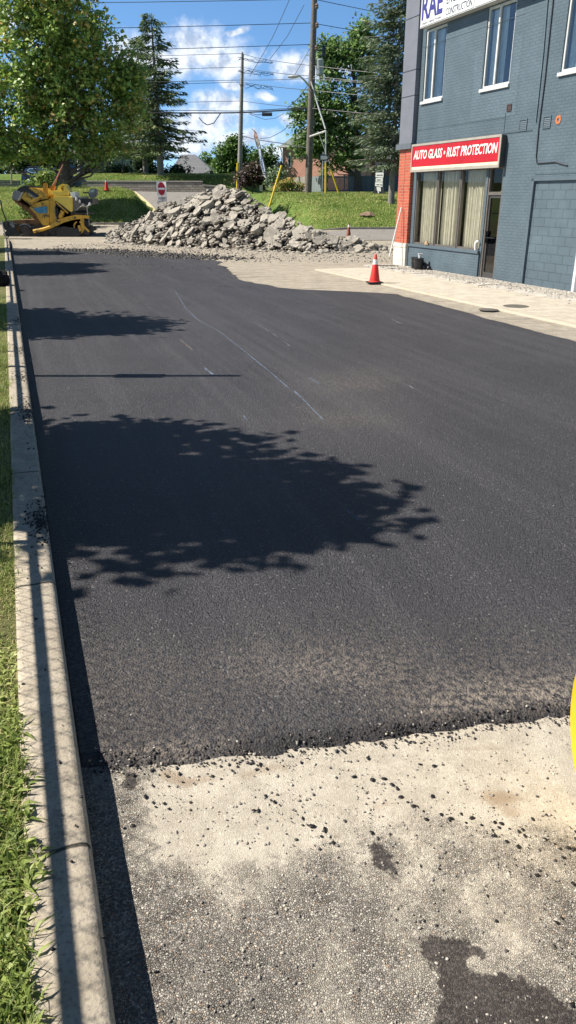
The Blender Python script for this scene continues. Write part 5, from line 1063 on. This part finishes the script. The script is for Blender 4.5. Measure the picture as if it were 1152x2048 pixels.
def cpan(pts, dy, name, mat): MB().add([Vector((cpx(x,y)[0], Yc+dy, cpx(x,y)[1])) for x, y in pts], [tuple(range(len(pts)))]).build(name, mat, car)
cpan([(53,341),(58,337),(70,336.2),(70,346),(62,345.5)], .10, 'window_trim', MCHR); cpan([(54.5,341),(58.6,338),(69.5,337.2),(69.5,345),(62,344.5)], .09, 'rear_window', MCG)
cpan([(71,336.2),(92,335.5),(92,346.6),(71,345.6)], .10, 'window', MCG); cpan([(94,335.5),(106,336),(118,342),(122,346.8),(94,346.8)], .10, 'window', MCG)
cpan([(46,347),(47,342.5),(49.5,343.5),(53,346.5),(52,349),(46,349)], -.012, 'tail_light', P('tail light', (.35,.01,.02), .2)); cpan([(41.9,369),(49,368),(50,372),(42,372)], -.012, 'reflector', P('pale lamp', (.6,.6,.58), .2)); cpan([(152,356.5),(160,358.5),(161,361.5),(154,360)], -.012, 'headlight', P('pale lamp', (.6,.6,.58), .2))
MB().tube([Vector((cpx(52,333.6)[0], Yc+.3, cpx(52,333.6)[1])), Vector((cpx(100,332)[0], Yc+.3, cpx(100,332)[1]))], .03, 6).build('roof_rail', MCHR, car)
for x in (60, 142):
    cx_, cz_ = cpx(x, 367.5)
    for yy in (Yc-.02, Yc+1.55): wh = MB().lathe([(0,0),(.2,0),(.34,0),(.35,.03),(.35,.22),(0,.22)], (cx_, yy, zc0+.35), 22, ax='y').build('wheel', MTY, car); MB().lathe([(0,-.01),(.2,-.008),(.21,.0),(0,.01)], (cx_, yy, zc0+.35), 18, ax='y').build('rim', P('rim grey', (.3,.3,.31), .3, metal=.6), wh)
c2 = copy_tree(car); c2.location = (at(140,345,84).x, 84.9, 4.25-.05); tag(c2, 'dark car almost hidden in the shade left of the plain white post', 'car'); c2.rotation_euler = (0,0,R(70))
# ------------------------------------------------------------------ asphalt paver
Ya = 43.2; Yz = 45.7
YP = P('worn yellow paint', (.60, .36, .035), .5, .2, 2.2, .003, 30, stain=(.075, .05, .03), sth=(.52, .62), ss=3.2); YQ = P('bright yellow plastic', (.80, .60, .10), .45, .08, 3)
RU = P('rusty brown paint', (.20, .10, .035), .8, .3, 4, stain=(.05,.03,.02), sth=(.5,.6)); BKM = P('greasy black steel', (.018,.017,.017), .55, .3, 6, .004, 30, stain=(.07,.05,.03), sth=(.56,.66)); GRM = P('grey steel', (.22,.22,.23), .5, .2, 5)
pv0 = at(100, 477, 44.4); pz0 = gzz(pv0.x, 44.4)
pvr = empty('asphalt_paver', (pv0.x, 44.4, pz0), 0, 'battered yellow asphalt paving machine parked at the far left of the lot', 'paving machine')
def pz(x, y, Y): return at(x/3.84, 320 + y/3.84, Y)
def pq(x, y, Y): return at(10 + x/11.52, 330 + y/11.52, Y)
def pk_(x, y, Y): return at(90 + x/9.6, 330 + y/9.6, Y)
def ppr(name, pts, mat, y0=Ya, y1=Yz, fn=pz, bevel=.015, parent=None):
    P0 = [fn(x, y, y0) for x, y in pts]; return MB().prism(P0, (0, y1-y0, 0)).build(name, mat, parent or pvr, bevel=bevel)
for y0, y1 in ((Ya, Ya+.42), (Yz-.42, Yz)):
    tk = ppr('track', [(150,520),(170,503),(240,500),(430,510),(640,530),(668,545),(665,575),(640,592),(430,596),(180,596),(150,588),(136,555)], BKM, y0, y1)
    for x, y, r_ in ((192,548,.30),(300,568,.14),(360,570,.14),(420,572,.14),(520,572,.14)): c_ = pz(x, y, y0); MB().lathe([(0,-.06),(r_*.35,-.06),(r_*.4,-.03),(r_*.8,-.03),(r_,-.05),(r_,.05),(0,.05)], (c_.x, y0, c_.z), 24, ax='y').build('wheel', BKM if r_ < .2 else P('dusty wheel', (.06,.052,.045), .8, .3), tk, smooth=True)
q = MB(); 
for i in range(9): a_ = math.pi*(.98 - i*.095); c_ = pz(192, 548, Ya-.01); q.box(c_.x + .40*math.cos(a_)-.045, c_.x + .40*math.cos(a_)+.045, Ya-.03, Ya+.42, c_.z + .36*math.sin(a_)-.02, c_.z + .36*math.sin(a_)+.03)
q.build('track_guard', GRM, pvr)
ppr('chassis', [(95,462),(240,458),(380,470),(430,520),(420,545),(240,492),(95,492)], RU, Ya+.15, Yz-.15)
ppr('push_roller', [(20,478),(45,466),(75,478),(100,482),(135,505),(140,578),(92,574),(78,548),(40,540),(24,512)], BKM, Ya+.1, Yz-.1)
ppr('front_plate', [(68,480),(96,478),(140,505),(110,508)], GRM, Ya+.02, Yz-.02)
# hopper, tilted up
ppr('hopper_floor', [(150,772),(280,820),(600,1010),(860,1290),(1000,1500),(900,1480),(560,1120),(240,870)], RU, Ya+.2, Yz-.2, pq)
ppr('hopper_side', [(560,980),(650,885),(990,800),(1020,860),(1020,1480),(900,1450),(700,1140)], YP, Ya+.05, Ya+.20, pq); ppr('hopper_side', [(560,980),(650,885),(990,800),(1020,860),(1020,1480),(900,1450),(700,1140)], YP, Yz-.2, Yz-.05, pq)
ppr('blue_stripe', [(640,1010),(760,970),(975,950),(985,1110),(760,1110)], P('faded blue paint', (.05,.24,.42), .5, .35, 6, stain=(.4,.32,.2), sth=(.55,.65), ss=6), Ya+.03, Ya+.049, pq, 0)
ppr('hood', [(355,745),(480,590),(560,520),(700,530),(850,610),(975,690),(975,745),(800,765),(640,890),(585,935)], YP, Ya, Yz, pq, .03)
ppr('hood_arch', [(570,940),(620,870),(760,775),(975,730),(990,745),(985,775),(800,800),(660,890),(600,950)], P('dirty yellow', (.45,.28,.04), .6, .3, 4, stain=(.05,.03,.02), sth=(.5,.6)), Ya-.06, Ya-.005, pq)
ppr('drum_cover', [(262,590),(330,515),(430,470),(500,480),(560,525),(480,600),(420,640),(370,625),(290,600)], BKM, Ya+.05, Yz-.05, pq)
ppr('end_cap', [(150,765),(195,590),(270,582),(375,628),(275,822),(190,790)], GRM, Ya+.02, Yz-.02, pq, .03); ppr('end_seal', [(280,826),(378,632),(430,620),(340,770),(310,820)], P('pale seal', (.5,.48,.44), .6), Ya+.0, Ya+.3, pq)
lpz = ppr('name_plate', [(488,600),(530,525),(795,715),(685,772)], MBLK, Ya-.014, Ya-.002, pq, 0)
def rotM(p, ang, k=1.): c_, s_ = math.cos(ang), math.sin(ang); return Matrix(((c_,-s_,0,p[0]),(0,0,-1,p[1]),(s_,c_,0,p[2]),(0,0,0,1)))
ink = W[pvr.name].inverted(); ang = -math.atan2(190, 265)
lettering('3370', .36, .11, rotM(ink @ pq(478, 712, Ya-.012), ang), MBLK, pvr, bold=.02)
v = ink @ pq(555, 655, Ya-.022); q = MB(); dx_, dz_ = math.cos(ang), math.sin(ang)
for i, wd in enumerate((.06, .08, .05, .07)):
    x = .11*i; q.add([(v.x + dx_*(x+a_) - dz_*c_, v.y, v.z + dz_*(x+a_) + dx_*c_) for a_, c_ in ((0,-.05),(wd,-.05),(wd,.06),(wd*.5,.02),(0,.06))], [(0,1,2,3,4)])
q.build('plate_emblem', P('emblem grey', (.35,.36,.38), .4), pvr, False)
ppr('under_body', [(150,505),(300,480),(380,465),(560,440),(650,470),(668,560),(430,575),(150,560)], BKM, Ya+.45, Yz-.45)
ppr('body_panel', [(378,320),(420,300),(540,400),(545,450),(450,480),(400,520),(378,480)], P('dirty yellow', (.45,.28,.04)), Ya+.5, Yz-.5)
ppr('mast', [(372,300),(400,285),(425,305),(430,400),(445,500),(400,532),(376,480)], YP, Ya+.1, Ya+.5); ppr('under_body', [(150,505),(300,480),(380,465),(560,440),(650,470),(668,560),(430,575),(150,560)], BKM, Ya+.45, Yz-.45)
ppr('body_panel', [(378,320),(420,300),(540,400),(545,450),(450,480),(400,520),(378,480)], P('dirty yellow', (.45,.28,.04)), Ya+.5, Yz-.5)
ppr('mast', [(372,300),(400,285),(425,305),(430,400),(445,500),(400,532),(376,480)], YP, Yz-.5, Yz-.1)
ppr('upright_plate', [(870,430),(900,412),(965,420),(980,640),(975,700),(880,640)], P('orange yellow paint', (.55,.27,.03), .6, .2, 4), Ya+.2, Ya+.34, pq)
ppr('exhaust_bracket', [(95,440),(110,400),(150,380),(180,400),(185,440),(150,490),(110,490)], P('orange paint', (.62,.20,.02), .5, .2), Ya+.5, Ya+.75, pk_)
MB().tube([pk_(150,400,Ya+.6), pk_(210,290,Ya+.6), pk_(345,-10,Ya+.6)], [.05,.04,.03], 8).tube([pk_(180,395,Ya+.7), pk_(225,280,Ya+.62)], .03, 6).build('lifting_pole', P('red brown pole', (.34,.13,.08), .6, .2), pvr)
ppr('engine_cover', [(135,620),(200,590),(420,590),(525,625),(530,905),(500,905),(230,720)], YQ, Ya-.02, Yz-.3, pk_, .05)
ppr('fuel_tank', [(118,540),(140,485),(240,480),(330,490),(440,580),(300,590),(140,588)], YQ, Ya+.05, Yz-.6, pk_, .06)
ppr('seat', [(235,450),(260,400),(320,360),(345,372),(300,450),(350,520),(365,385),(345,360),(395,400),(470,520),(450,585),(300,580)], YQ, Ya+.3, Ya+1.0, pk_, .03)
ppr('white_box', [(475,525),(580,518),(586,630),(500,620)], SGW, Ya+.1, Ya+.9, pk_)
ppr('engine', [(530,640),(600,650),(660,700),(665,810),(620,880),(560,900),(530,860)], P('engine grey', (.16,.15,.14), .5, .35, 8, stain=(.5,.4,.05), sth=(.56,.6), ss=5), Ya+.1, Yz-.3, pk_)
ppr('lower_panel', [(190,700),(240,690),(470,900),(430,930),(220,770)], MBLK, Ya-.01, Ya+.2, pk_); q = MB()
q.bar(pk_(215,715,Ya-.05), pk_(440,925,Ya-.05), .05, .06).bar(pk_(300,1020,Ya+.1), pk_(345,880,Ya+.1), .25, .2).build('side_brace', YP, pvr)
q = MB().tube([pk_(200,820,Ya-.02), pk_(215,960,Ya-.02), pk_(260,1080,Ya-.02)], .05, 8).tube([pk_(240,830,Ya), pk_(250,1000,Ya)], .04, 8); q.build('hydraulic_hose', MBLK, pvr)
ppr('tow_arm', [(90,1160),(260,1040),(400,1000),(580,960),(800,972),(850,975),(850,1020),(700,1030),(560,1050),(400,1090),(280,1140),(110,1215)], YP, Ya-.16, Ya-.02, pk_)
MB().tube([pz(258,548,Ya-.06), pz(330,533,Ya-.06), pz(392,512,Ya-.06)], [.10,.09,.08], 10).build('push_cylinder', YP, pvr, smooth=True)
ppr('screed', [(215,1240),(340,1180),(640,1220),(690,1260),(690,1340),(650,1362),(230,1362)], BKM, Ya-.2, Yz+.1, pk_)
ppr('deck', [(480,905),(560,900),(760,920),(760,955),(500,960)], BKM, Ya+.0, Yz-.2, pk_)
c_ = pk_(650, 1200, Ya-.1); b = MB(); n = 20
for k in range(n):
    if 3 < k < 6: continue
    a0, a1 = 6.283*k/n, 6.283*(k+1)/n; b.bar((c_.x+.25*math.cos(a0), Ya-.1, c_.z+.30*math.sin(a0)), (c_.x+.25*math.cos(a1), Ya-.1, c_.z+.30*math.sin(a1)), .07, .10, up=(0,1,0))
b.bar(pk_(700,1000,Ya-.12), pk_(720,1240,Ya-.12), .12, .1).bar(pk_(740,1000,Ya-.15), pk_(750,1260,Ya-.15), .05).bar(pk_(740,1170,Ya-.12), pk_(850,1280,Ya-.12), .10).bar(pk_(650,1160,Ya-.14), pk_(690,1270,Ya-.14), .13).bar(pk_(800,1000,Ya-.14), pk_(845,1000,Ya-.14), .14)
b.build('auger_bracket', YP, pvr)
c_ = pk_(810, 1270, Ya-.1); MB().lathe([(0,-.15),(.2,-.15),(.22,-.1),(.22,.4),(0,.4)], (c_.x, Ya, c_.z), 20, ax='y').build('screed_roller', BKM, pvr, smooth=True)
MB().bar(pk_(700,1320,Ya), pk_(980,1205,Ya-.1), .10, .2).bar(pk_(850,1220,Ya), pk_(880,1160,Ya), .05).build('screed_wing', BKM, pvr)
MB().box(pk_(900,1140,Ya).x, pk_(990,1140,Ya).x, Ya-.3, Ya-.1, pk_(900,1150,Ya).z, pk_(900,1120,Ya).z).build('pale_block', P('pale cream', (.70,.66,.45), .6), pvr)
ppr('console', [(640,610),(790,603),(790,640),(640,650)], GRM, Ya+.1, Ya+.7, pk_); ppr('console_base', [(650,650),(900,640),(910,740),(820,760),(680,730)], MBLK, Ya+.2, Ya+1.6, pk_)
ppr('control_panel', [(830,560),(860,455),(960,450),(990,470),(985,560),(960,620),(880,640),(835,610)], P('slate panel', (.10,.115,.125), .3, .15), Ya+.1, Ya+.5, pk_, .03); ppr('panel_face', [(850,530),(872,475),(950,468),(935,520)], P('pale screen', (.30,.36,.38), .2), Ya+.08, Ya+.098, pk_, 0)
ppr('panel_arm', [(720,520),(830,520),(1010,545),(1010,560),(830,545),(720,545)], MBLK, Ya+.3, Ya+.4, pk_)
MB().tube([pk_(600,860,Ya), pk_(680,800,Ya), pk_(730,770,Ya)], .018, 6).tube([pk_(730,780,Ya), pk_(800,800,Ya), pk_(860,755,Ya)], .018, 6).tube([pk_(800,800,Ya), pk_(820,920,Ya), pk_(815,960,Ya)], .02, 6).tube([pk_(840,1020,Ya), pk_(850,1170,Ya)], .016, 6).build('hand_rail', P('pale rail', (.5,.5,.48), .4), pvr)
for x, y in ((730,768),(862,752),(668,700),(605,655)): c_ = pk_(x, y, Ya-.03); MB().lathe([(0,-.08),(.06,-.06),(.07,0),(.05,.07),(0,.09)], tuple(c_), 10).build('work_lamp', P('pale lamp', (.6,.6,.58)), pvr, smooth=True)
# plate compactor and a rake at the kerb end
pc = at(24, 476, 41.5); pc.z = gzz(pc.x, pc.y); cp = empty('plate_compactor', pc, 0, 'black plate compactor with a long handle at the far end of the left kerb', 'compactor')
MB().prism([at(x, y, 41.3) for x, y in ((6,468),(12,462),(36,462),(40,468),(36,473),(9,473))], (0,.55,0)).build('base_plate', BKM, cp); MB().prism([at(x, y, 41.3) for x, y in ((12,447),(20,445),(32,449),(34,462),(12,463))], (0,.5,0)).build('engine', MBLK, cp, bevel=.03)
MB().tube([at(15,452,41.3), at(12,440,41.1), at(4,418,41.), at(1,400,41.)], .035, 8).tube([at(15,452,41.7), at(12,440,41.8), at(4,418,41.9), at(1,400,41.9)], .035, 8).build('handle', MBLK, cp); MB().prism([at(x, y, 41.25) for x, y in ((18,447),(24,446),(30,452),(26,456))], (0,.3,0)).build('engine_cowl', GRM, cp)
ar_ = at(17, 497, 34.); ar_.z = .16; rr2 = empty('asphalt_rake', ar_, 0, 'dark long handled rake standing across the end of the left kerb', 'rake')
MB().tube([at(17,496,34.), at(3,441,35.2)], .03, 8).build('handle', MBLK, rr2); MB().bar(at(12,500,34), at(24,494,34), .06, .05).bar(at(13,478,34.4), at(20,470,34.4), .03).build('rake_head', MBLK, rr2)
# dark coat-like lump on the kerb
c_ = Vector(G(2, 571, .15) + (.15,)); q = MB(); bmv = []; 
n1, n2_ = 22, 12
for i in range(n2_+1):
    ph = math.pi*i/n2_
    for k in range(n1):
        a_ = 6.283*k/n1; d = Vector((math.sin(ph)*math.cos(a_), math.sin(ph)*math.sin(a_), math.cos(ph))); r_ = 1 + .38*noise.noise(d*3.1)
        bmv.append((c_.x - .0 + d.x*.22*r_, c_.y + d.y*.2*r_, c_.z + .15 + d.z*.19*r_))
q.add(bmv, [(i*n1+k, i*n1+(k+1) % n1, (i+1)*n1+(k+1) % n1, (i+1)*n1+k) for i in range(n2_) for k in range(n1)])
tag(q.build('black_bag', P('black cloth', (.006,.006,.006), .95), smooth=True), 'crumpled black bag lying on the left kerb beyond the thin post shadow', 'bag')
# ------------------------------------------------------------------ rubble heap
def m_rub():
    m, nt, out = newmat('broken asphalt'); v = opos(nt); oi = nd(nt, 'ShaderNodeObjectInfo').outputs['Random']
    n = noi(nt, v, 5., 7, .7); n2 = noi(nt, v, 34., 5, .7)
    c = mixc(nt, oi, (.22, .20, .17), (.42, .385, .32)); c = mixc(nt, ramp(nt, n, .4, .68), c, (.50, .46, .39)); c = mixc(nt, ramp(nt, n2, .34, .50, .75, 0), c, (.10, .09, .08))
    c = mixc(nt, mth(nt, 'MULTIPLY', ramp(nt, noi(nt, v, 2.2, 4), .62, .72), .4), c, (.42, .27, .14))
    finish(nt, out, c, .92, mth(nt, 'ADD', n2, n), .02, spec=.2); return m
MRB = m_rub()
def slab_mesh(i):
    rd = random.Random(100+i); n = rd.choice([6, 7, 8, 9]); th = rd.uniform(.045, .085) if i % 5 else rd.uniform(.14, .24)
    ang = sorted((k + rd.uniform(-.38, .38))*6.283/n for k in range(n)); st = rd.uniform(.6, 1)
    pts = [(math.cos(a)*rd.uniform(.36, .56), math.sin(a)*rd.uniform(.36, .56)*st) for a in ang]; vs = []; fs = []
    for k, (z, s) in enumerate(((-th, .93), (-th*.5, 1.0), (th*.86, 1.0), (th, .97))):
        for x, y in pts: j_ = 1 + rd.uniform(-.05, .05); vs.append((x*s*j_ + rd.uniform(-.015, .015), y*s*j_, z + (x*.04 + rd.uniform(-.010, .010))))
    vs += [(0, 0, -th*1.0), (rd.uniform(-.1,.1), rd.uniform(-.08,.08), th*1.08)]
    for k in range(3): fs += [(k*n+a, k*n+(a+1) % n, (k+1)*n+(a+1) % n, (k+1)*n+a) for a in range(n)]
    fs += [((a+1) % n, a, 4*n) for a in range(n)] + [(3*n+a, 3*n+(a+1) % n, 4*n+1) for a in range(n)]
    me = bpy.data.meshes.new('rubble_piece'); me.from_pydata(vs, [], fs); me.materials.append(MRB); return me
SM = [slab_mesh(i) for i in range(18)]
OUTL = [(225,466),(240,458),(262,448),(285,436),(305,426),(330,409),(352,404),(378,398),(402,391),(418,381),(440,379),(470,381),(488,388),(505,398),(530,412),(555,428),(585,446),(610,456),(640,466),(680,478),(720,487),(772,503)]
FRT = [(225,470),(262,478),(300,487),(400,495),(500,500),(620,508),(700,506),(772,505)]
fr_w = [G(x, y) for x, y in FRT]; 
# front line in world, gentle: limit distance of the far left end
FR = [(x, min(y, 41.)) for x, y in [(-10.4,41.),(-9.2,39.6),(-7.4,38.0),(-4.1,35.1),(-1.64,33.8),(.88,31.9),(2.5,32.2),(4.05,32.6)]]
def fy(x): return float(np.interp(x, [p[0] for p in FR], [p[1] for p in FR]))
RIDGE = []
for x_, y_ in OUTL:
    # the crest stands about 1.1 heights behind the front foot
    yy = 36.
    for _ in range(8):
        p = at(x_, y_, yy); yy = fy(p.x) + max(.3, (p.z-.0)*1.35)
    RIDGE.append((p.x, yy, max(.05, p.z)))
RX_ = [r[0] for r in RIDGE]; RH = [r[2] for r in RIDGE]; RYv = [r[1] for r in RIDGE]
def pile_h(x, y):
    if x < RX_[0]-.3 or x > RX_[-1]+.3: return -1
    h = float(np.interp(x, RX_, RH)); yr = float(np.interp(x, RX_, RYv)); f0 = fy(x)
    if y <= yr: t = (y-f0)/(yr-f0 + 1e-6); return h*max(-.2, t)**.85 if t > 0 else -.1
    return h - (y-yr)*.85
gx_ = np.linspace(RX_[0]-.2, RX_[-1]+.2, 90); gy_ = np.linspace(31, 47, 90); X, Y = np.meshgrid(gx_, gy_)
Z = np.array([[max(-.1, pile_h(x, y) - .16 + noise.fractal((x*2.5, y*2.5, 0), .8, 2, 4)*.09) + gzz(x, y) for x in gx_] for y in gy_])
def m_fill():
    m, nt, out = newmat('rubble fines'); v = wpos(nt); vo = nd(nt, 'ShaderNodeTexVoronoi', {'Vector': v, 'Scale': 9.}); rc = nd(nt, 'ShaderNodeSeparateColor', {0: vo.outputs['Color']}).outputs[0]
    c = mixc(nt, rc, (.045, .04, .036), (.20, .175, .145)); finish(nt, out, c, .95, mth(nt, 'MULTIPLY', vo.outputs['Distance'], -1.), .08, spec=.1); return m
o = link('rubble_fines', grid_mesh('rubble_fines', X, Y, Z, m_fill(), smooth=False)); tag(o, 'dark crumbled fill inside the rubble heap', 'rubble', kind='stuff')
cand = []
rd = random.Random(77)
def addslab(s, x, y, lift, front=True, mi=None, rot=None):
    h = pile_h(x, y); e_ = .12
    gxn = (pile_h(x+e_, y) - pile_h(x-e_, y))/(2*e_); gyn = (pile_h(x, y+e_) - pile_h(x, y-e_))/(2*e_)
    gxn = max(-1, min(1, gxn)); gyn = max(-1.1, min(1.1, gyn))
    nrm = Vector((-gxn + rd.gauss(0,.34), -gyn*.9 + rd.gauss(0,.30), 1)).normalized(); q = nrm.to_track_quat('Z', 'Y').to_matrix() @ Matrix.Rotation(rd.random()*6.28, 3, 'Z')
    cand.append((s, Vector((x, y, gzz(x, y) + max(.02, h) + lift)), q, mi if mi is not None else rd.randrange(18)))
big = [(440,392,1.35),(480,398,1.05),(410,405,1.0),(330,418,1.1),(300,440,.9),(350,432,.95),(460,408,.8),(560,440,.95),(530,425,.85),(600,470,1.0),(545,482,1.35),(380,470,.9),(330,480,.95),(640,490,.95),(700,492,1.05),(745,497,.6),(300,468,.8),(430,440,.75),(500,450,.8),(360,455,.95),(620,478,.9),(560,460,.9),(665,488,.9),(475,425,.7),(270,470,.6),(590,498,.8),(690,497,.9),(395,430,.8)]
def onpile(px_, py_):
    y = 32.
    for i in range(120):
        p = at(px_, py_, y)
        if pile_h(p.x, y) + gzz(p.x, y) >= p.z: return p.x, y
        y += .1
    return None
for x_, y_, s_ in big:
    r_ = onpile(x_, y_)
    if r_: addslab(s_*.82, r_[0], r_[1]+.03, .10)
k = 0
while len(cand) < 300 and k < 6000:
    k += 1; x = rd.uniform(RX_[0], RX_[-1]); yr = float(np.interp(x, RX_, RYv)); y = rd.uniform(fy(x)-.12, yr + .35)
    s = rd.choice([.68,.58,.5,.46,.42,.38,.36,.34]) * (1 if pile_h(x, y) > .45 else .8); addslab(s, x, y, rd.uniform(.0, .10))
GRP = 'pieces of broken asphalt heaped on the lot'
for s, p, q, mi in cand:
    o = bpy.data.objects.new('rubble_piece', SM[mi]); COL.objects.link(o); o.location = p; o.rotation_euler = q.to_euler(); o.scale = (s, s*rd.uniform(.75, 1.1), s*rd.uniform(.7, 1.0))
    u = (p.x - RX_[0])/(RX_[-1]-RX_[0]); zone = 'left end' if u < .25 else ('middle' if u < .58 else ('right slope' if u < .8 else 'right tail')); lev = 'upper' if p.z > 1.45 else ('middle height' if p.z > .6 else 'foot')
    sz = 'large' if s > .8 else ('medium' if s > .5 else 'small'); tag(o, '%s grey piece of broken asphalt at the %s of the heap, %s' % (sz, zone if zone != 'middle' else 'centre', lev), 'rubble', GRP)
fr_ = []
for _ in range(2600):
    x = rd.uniform(RX_[0]-.3, RX_[-1]+.5); yr = float(np.interp(x, RX_, RYv)); y = rd.uniform(fy(x)-.25 - abs(rd.gauss(0,.25)), yr+.3); fr_.append((x, y, gzz(x, y) + max(0.01, pile_h(x, y) + rd.uniform(-.02,.1))))
bits('rubble_fragments', np.array(fr_), .03 + .12*RS.rand(len(fr_))**2, MRB, 'small broken asphalt fragments filling the gaps of the heap', 'rubble', .5)
# small mound on the right lawn
p = at(735, 438, 48.2); p.z = gzz(p.x, p.y); q = MB(); q.lathe([(.55,-.03),(.45,.04),(.28,.12),(.12,.17),(0,.18)], tuple(p), 18); q.v = [(v[0] + .06*noise.noise(Vector(v)*4), v[1], v[2] + .07*noise.noise(Vector(v)*5)) for v in q.v]
tag(q.build('dirt_mound', P('bare earth', (.22,.15,.10), .95, .3, 8)), 'small bare earth mound on the sunny right lawn', 'dirt mound')
# drain covers in the pavement
for (x, y, lb) in ((977, 619, 'smaller dark patch cover left in the pale pavement'), (1032, 612, 'larger dark patch cover right in the pale pavement')):
    g = G(x, y, .034); q = MB().lathe([(.26 if x > 1000 else .2,.034),(.24 if x > 1000 else .18,.037),(0,.038)], (g[0], g[1], 0), 20); tag(q.build('ground_cover', P('cover dark', (.12,.105,.09), .8, .3, 10)), lb, 'ground cover')
# grass texture on the lawns as short blades (far enough to read as turf)
def lawn(n, x0, x1, y0, y1, cond, h, bw, label):
    x = x0 + (x1-x0)*RS.rand(n); y = y0 + (y1-y0)*RS.rand(n); k = cond(x, y); x, y = x[k], y[k]; n = len(x); z = gz(x, y)
    az = RS.rand(n)*6.283; hh = h*(.5+RS.rand(n)); px_ = np.cos(az)*bw/2; py_ = np.sin(az)*bw/2; lx, ly = RS.randn(n)*h*.4, RS.randn(n)*h*.4
    P0 = np.stack([x, y, z-.01], 1); Wv = np.stack([px_, py_, np.zeros(n)], 1); V = np.stack([P0-Wv, P0+Wv, P0+np.stack([lx, ly, hh], 1)], 1).reshape(-1, 3)
    pt = np.array([noise.noise((a_*.5, b_*.5, 0)) for a_, b_ in zip(x, y)])
    t = np.clip(.50 + .22*RS.randn(n) + .4*pt + .25*(RS.rand(n) < .2), 0, .99); tag(link('lawn_grass', npmesh('lawn_grass', V, np.arange(n*3).reshape(-1, 3), MBL, 3, {'tint': ('FACE', t)})), label, 'grass', kind='stuff')
lawn(60000, -2, 14, 45.8, 66, lambda x, y: x > np.array([float(XR(v)) for v in y]) + .1, .08, .05, 'mown green turf on the sunny right lawn')
lawn(50000, -24, -9, 50.2, 64, lambda x, y: x < np.array([float(XL(v)) for v in y]) - .1, .09, .05, 'green turf on the shaded left bank')
lawn(30000, -22, -3, 75, 86, lambda x, y: y > 75, .08, .06, 'green turf above the retaining wall')
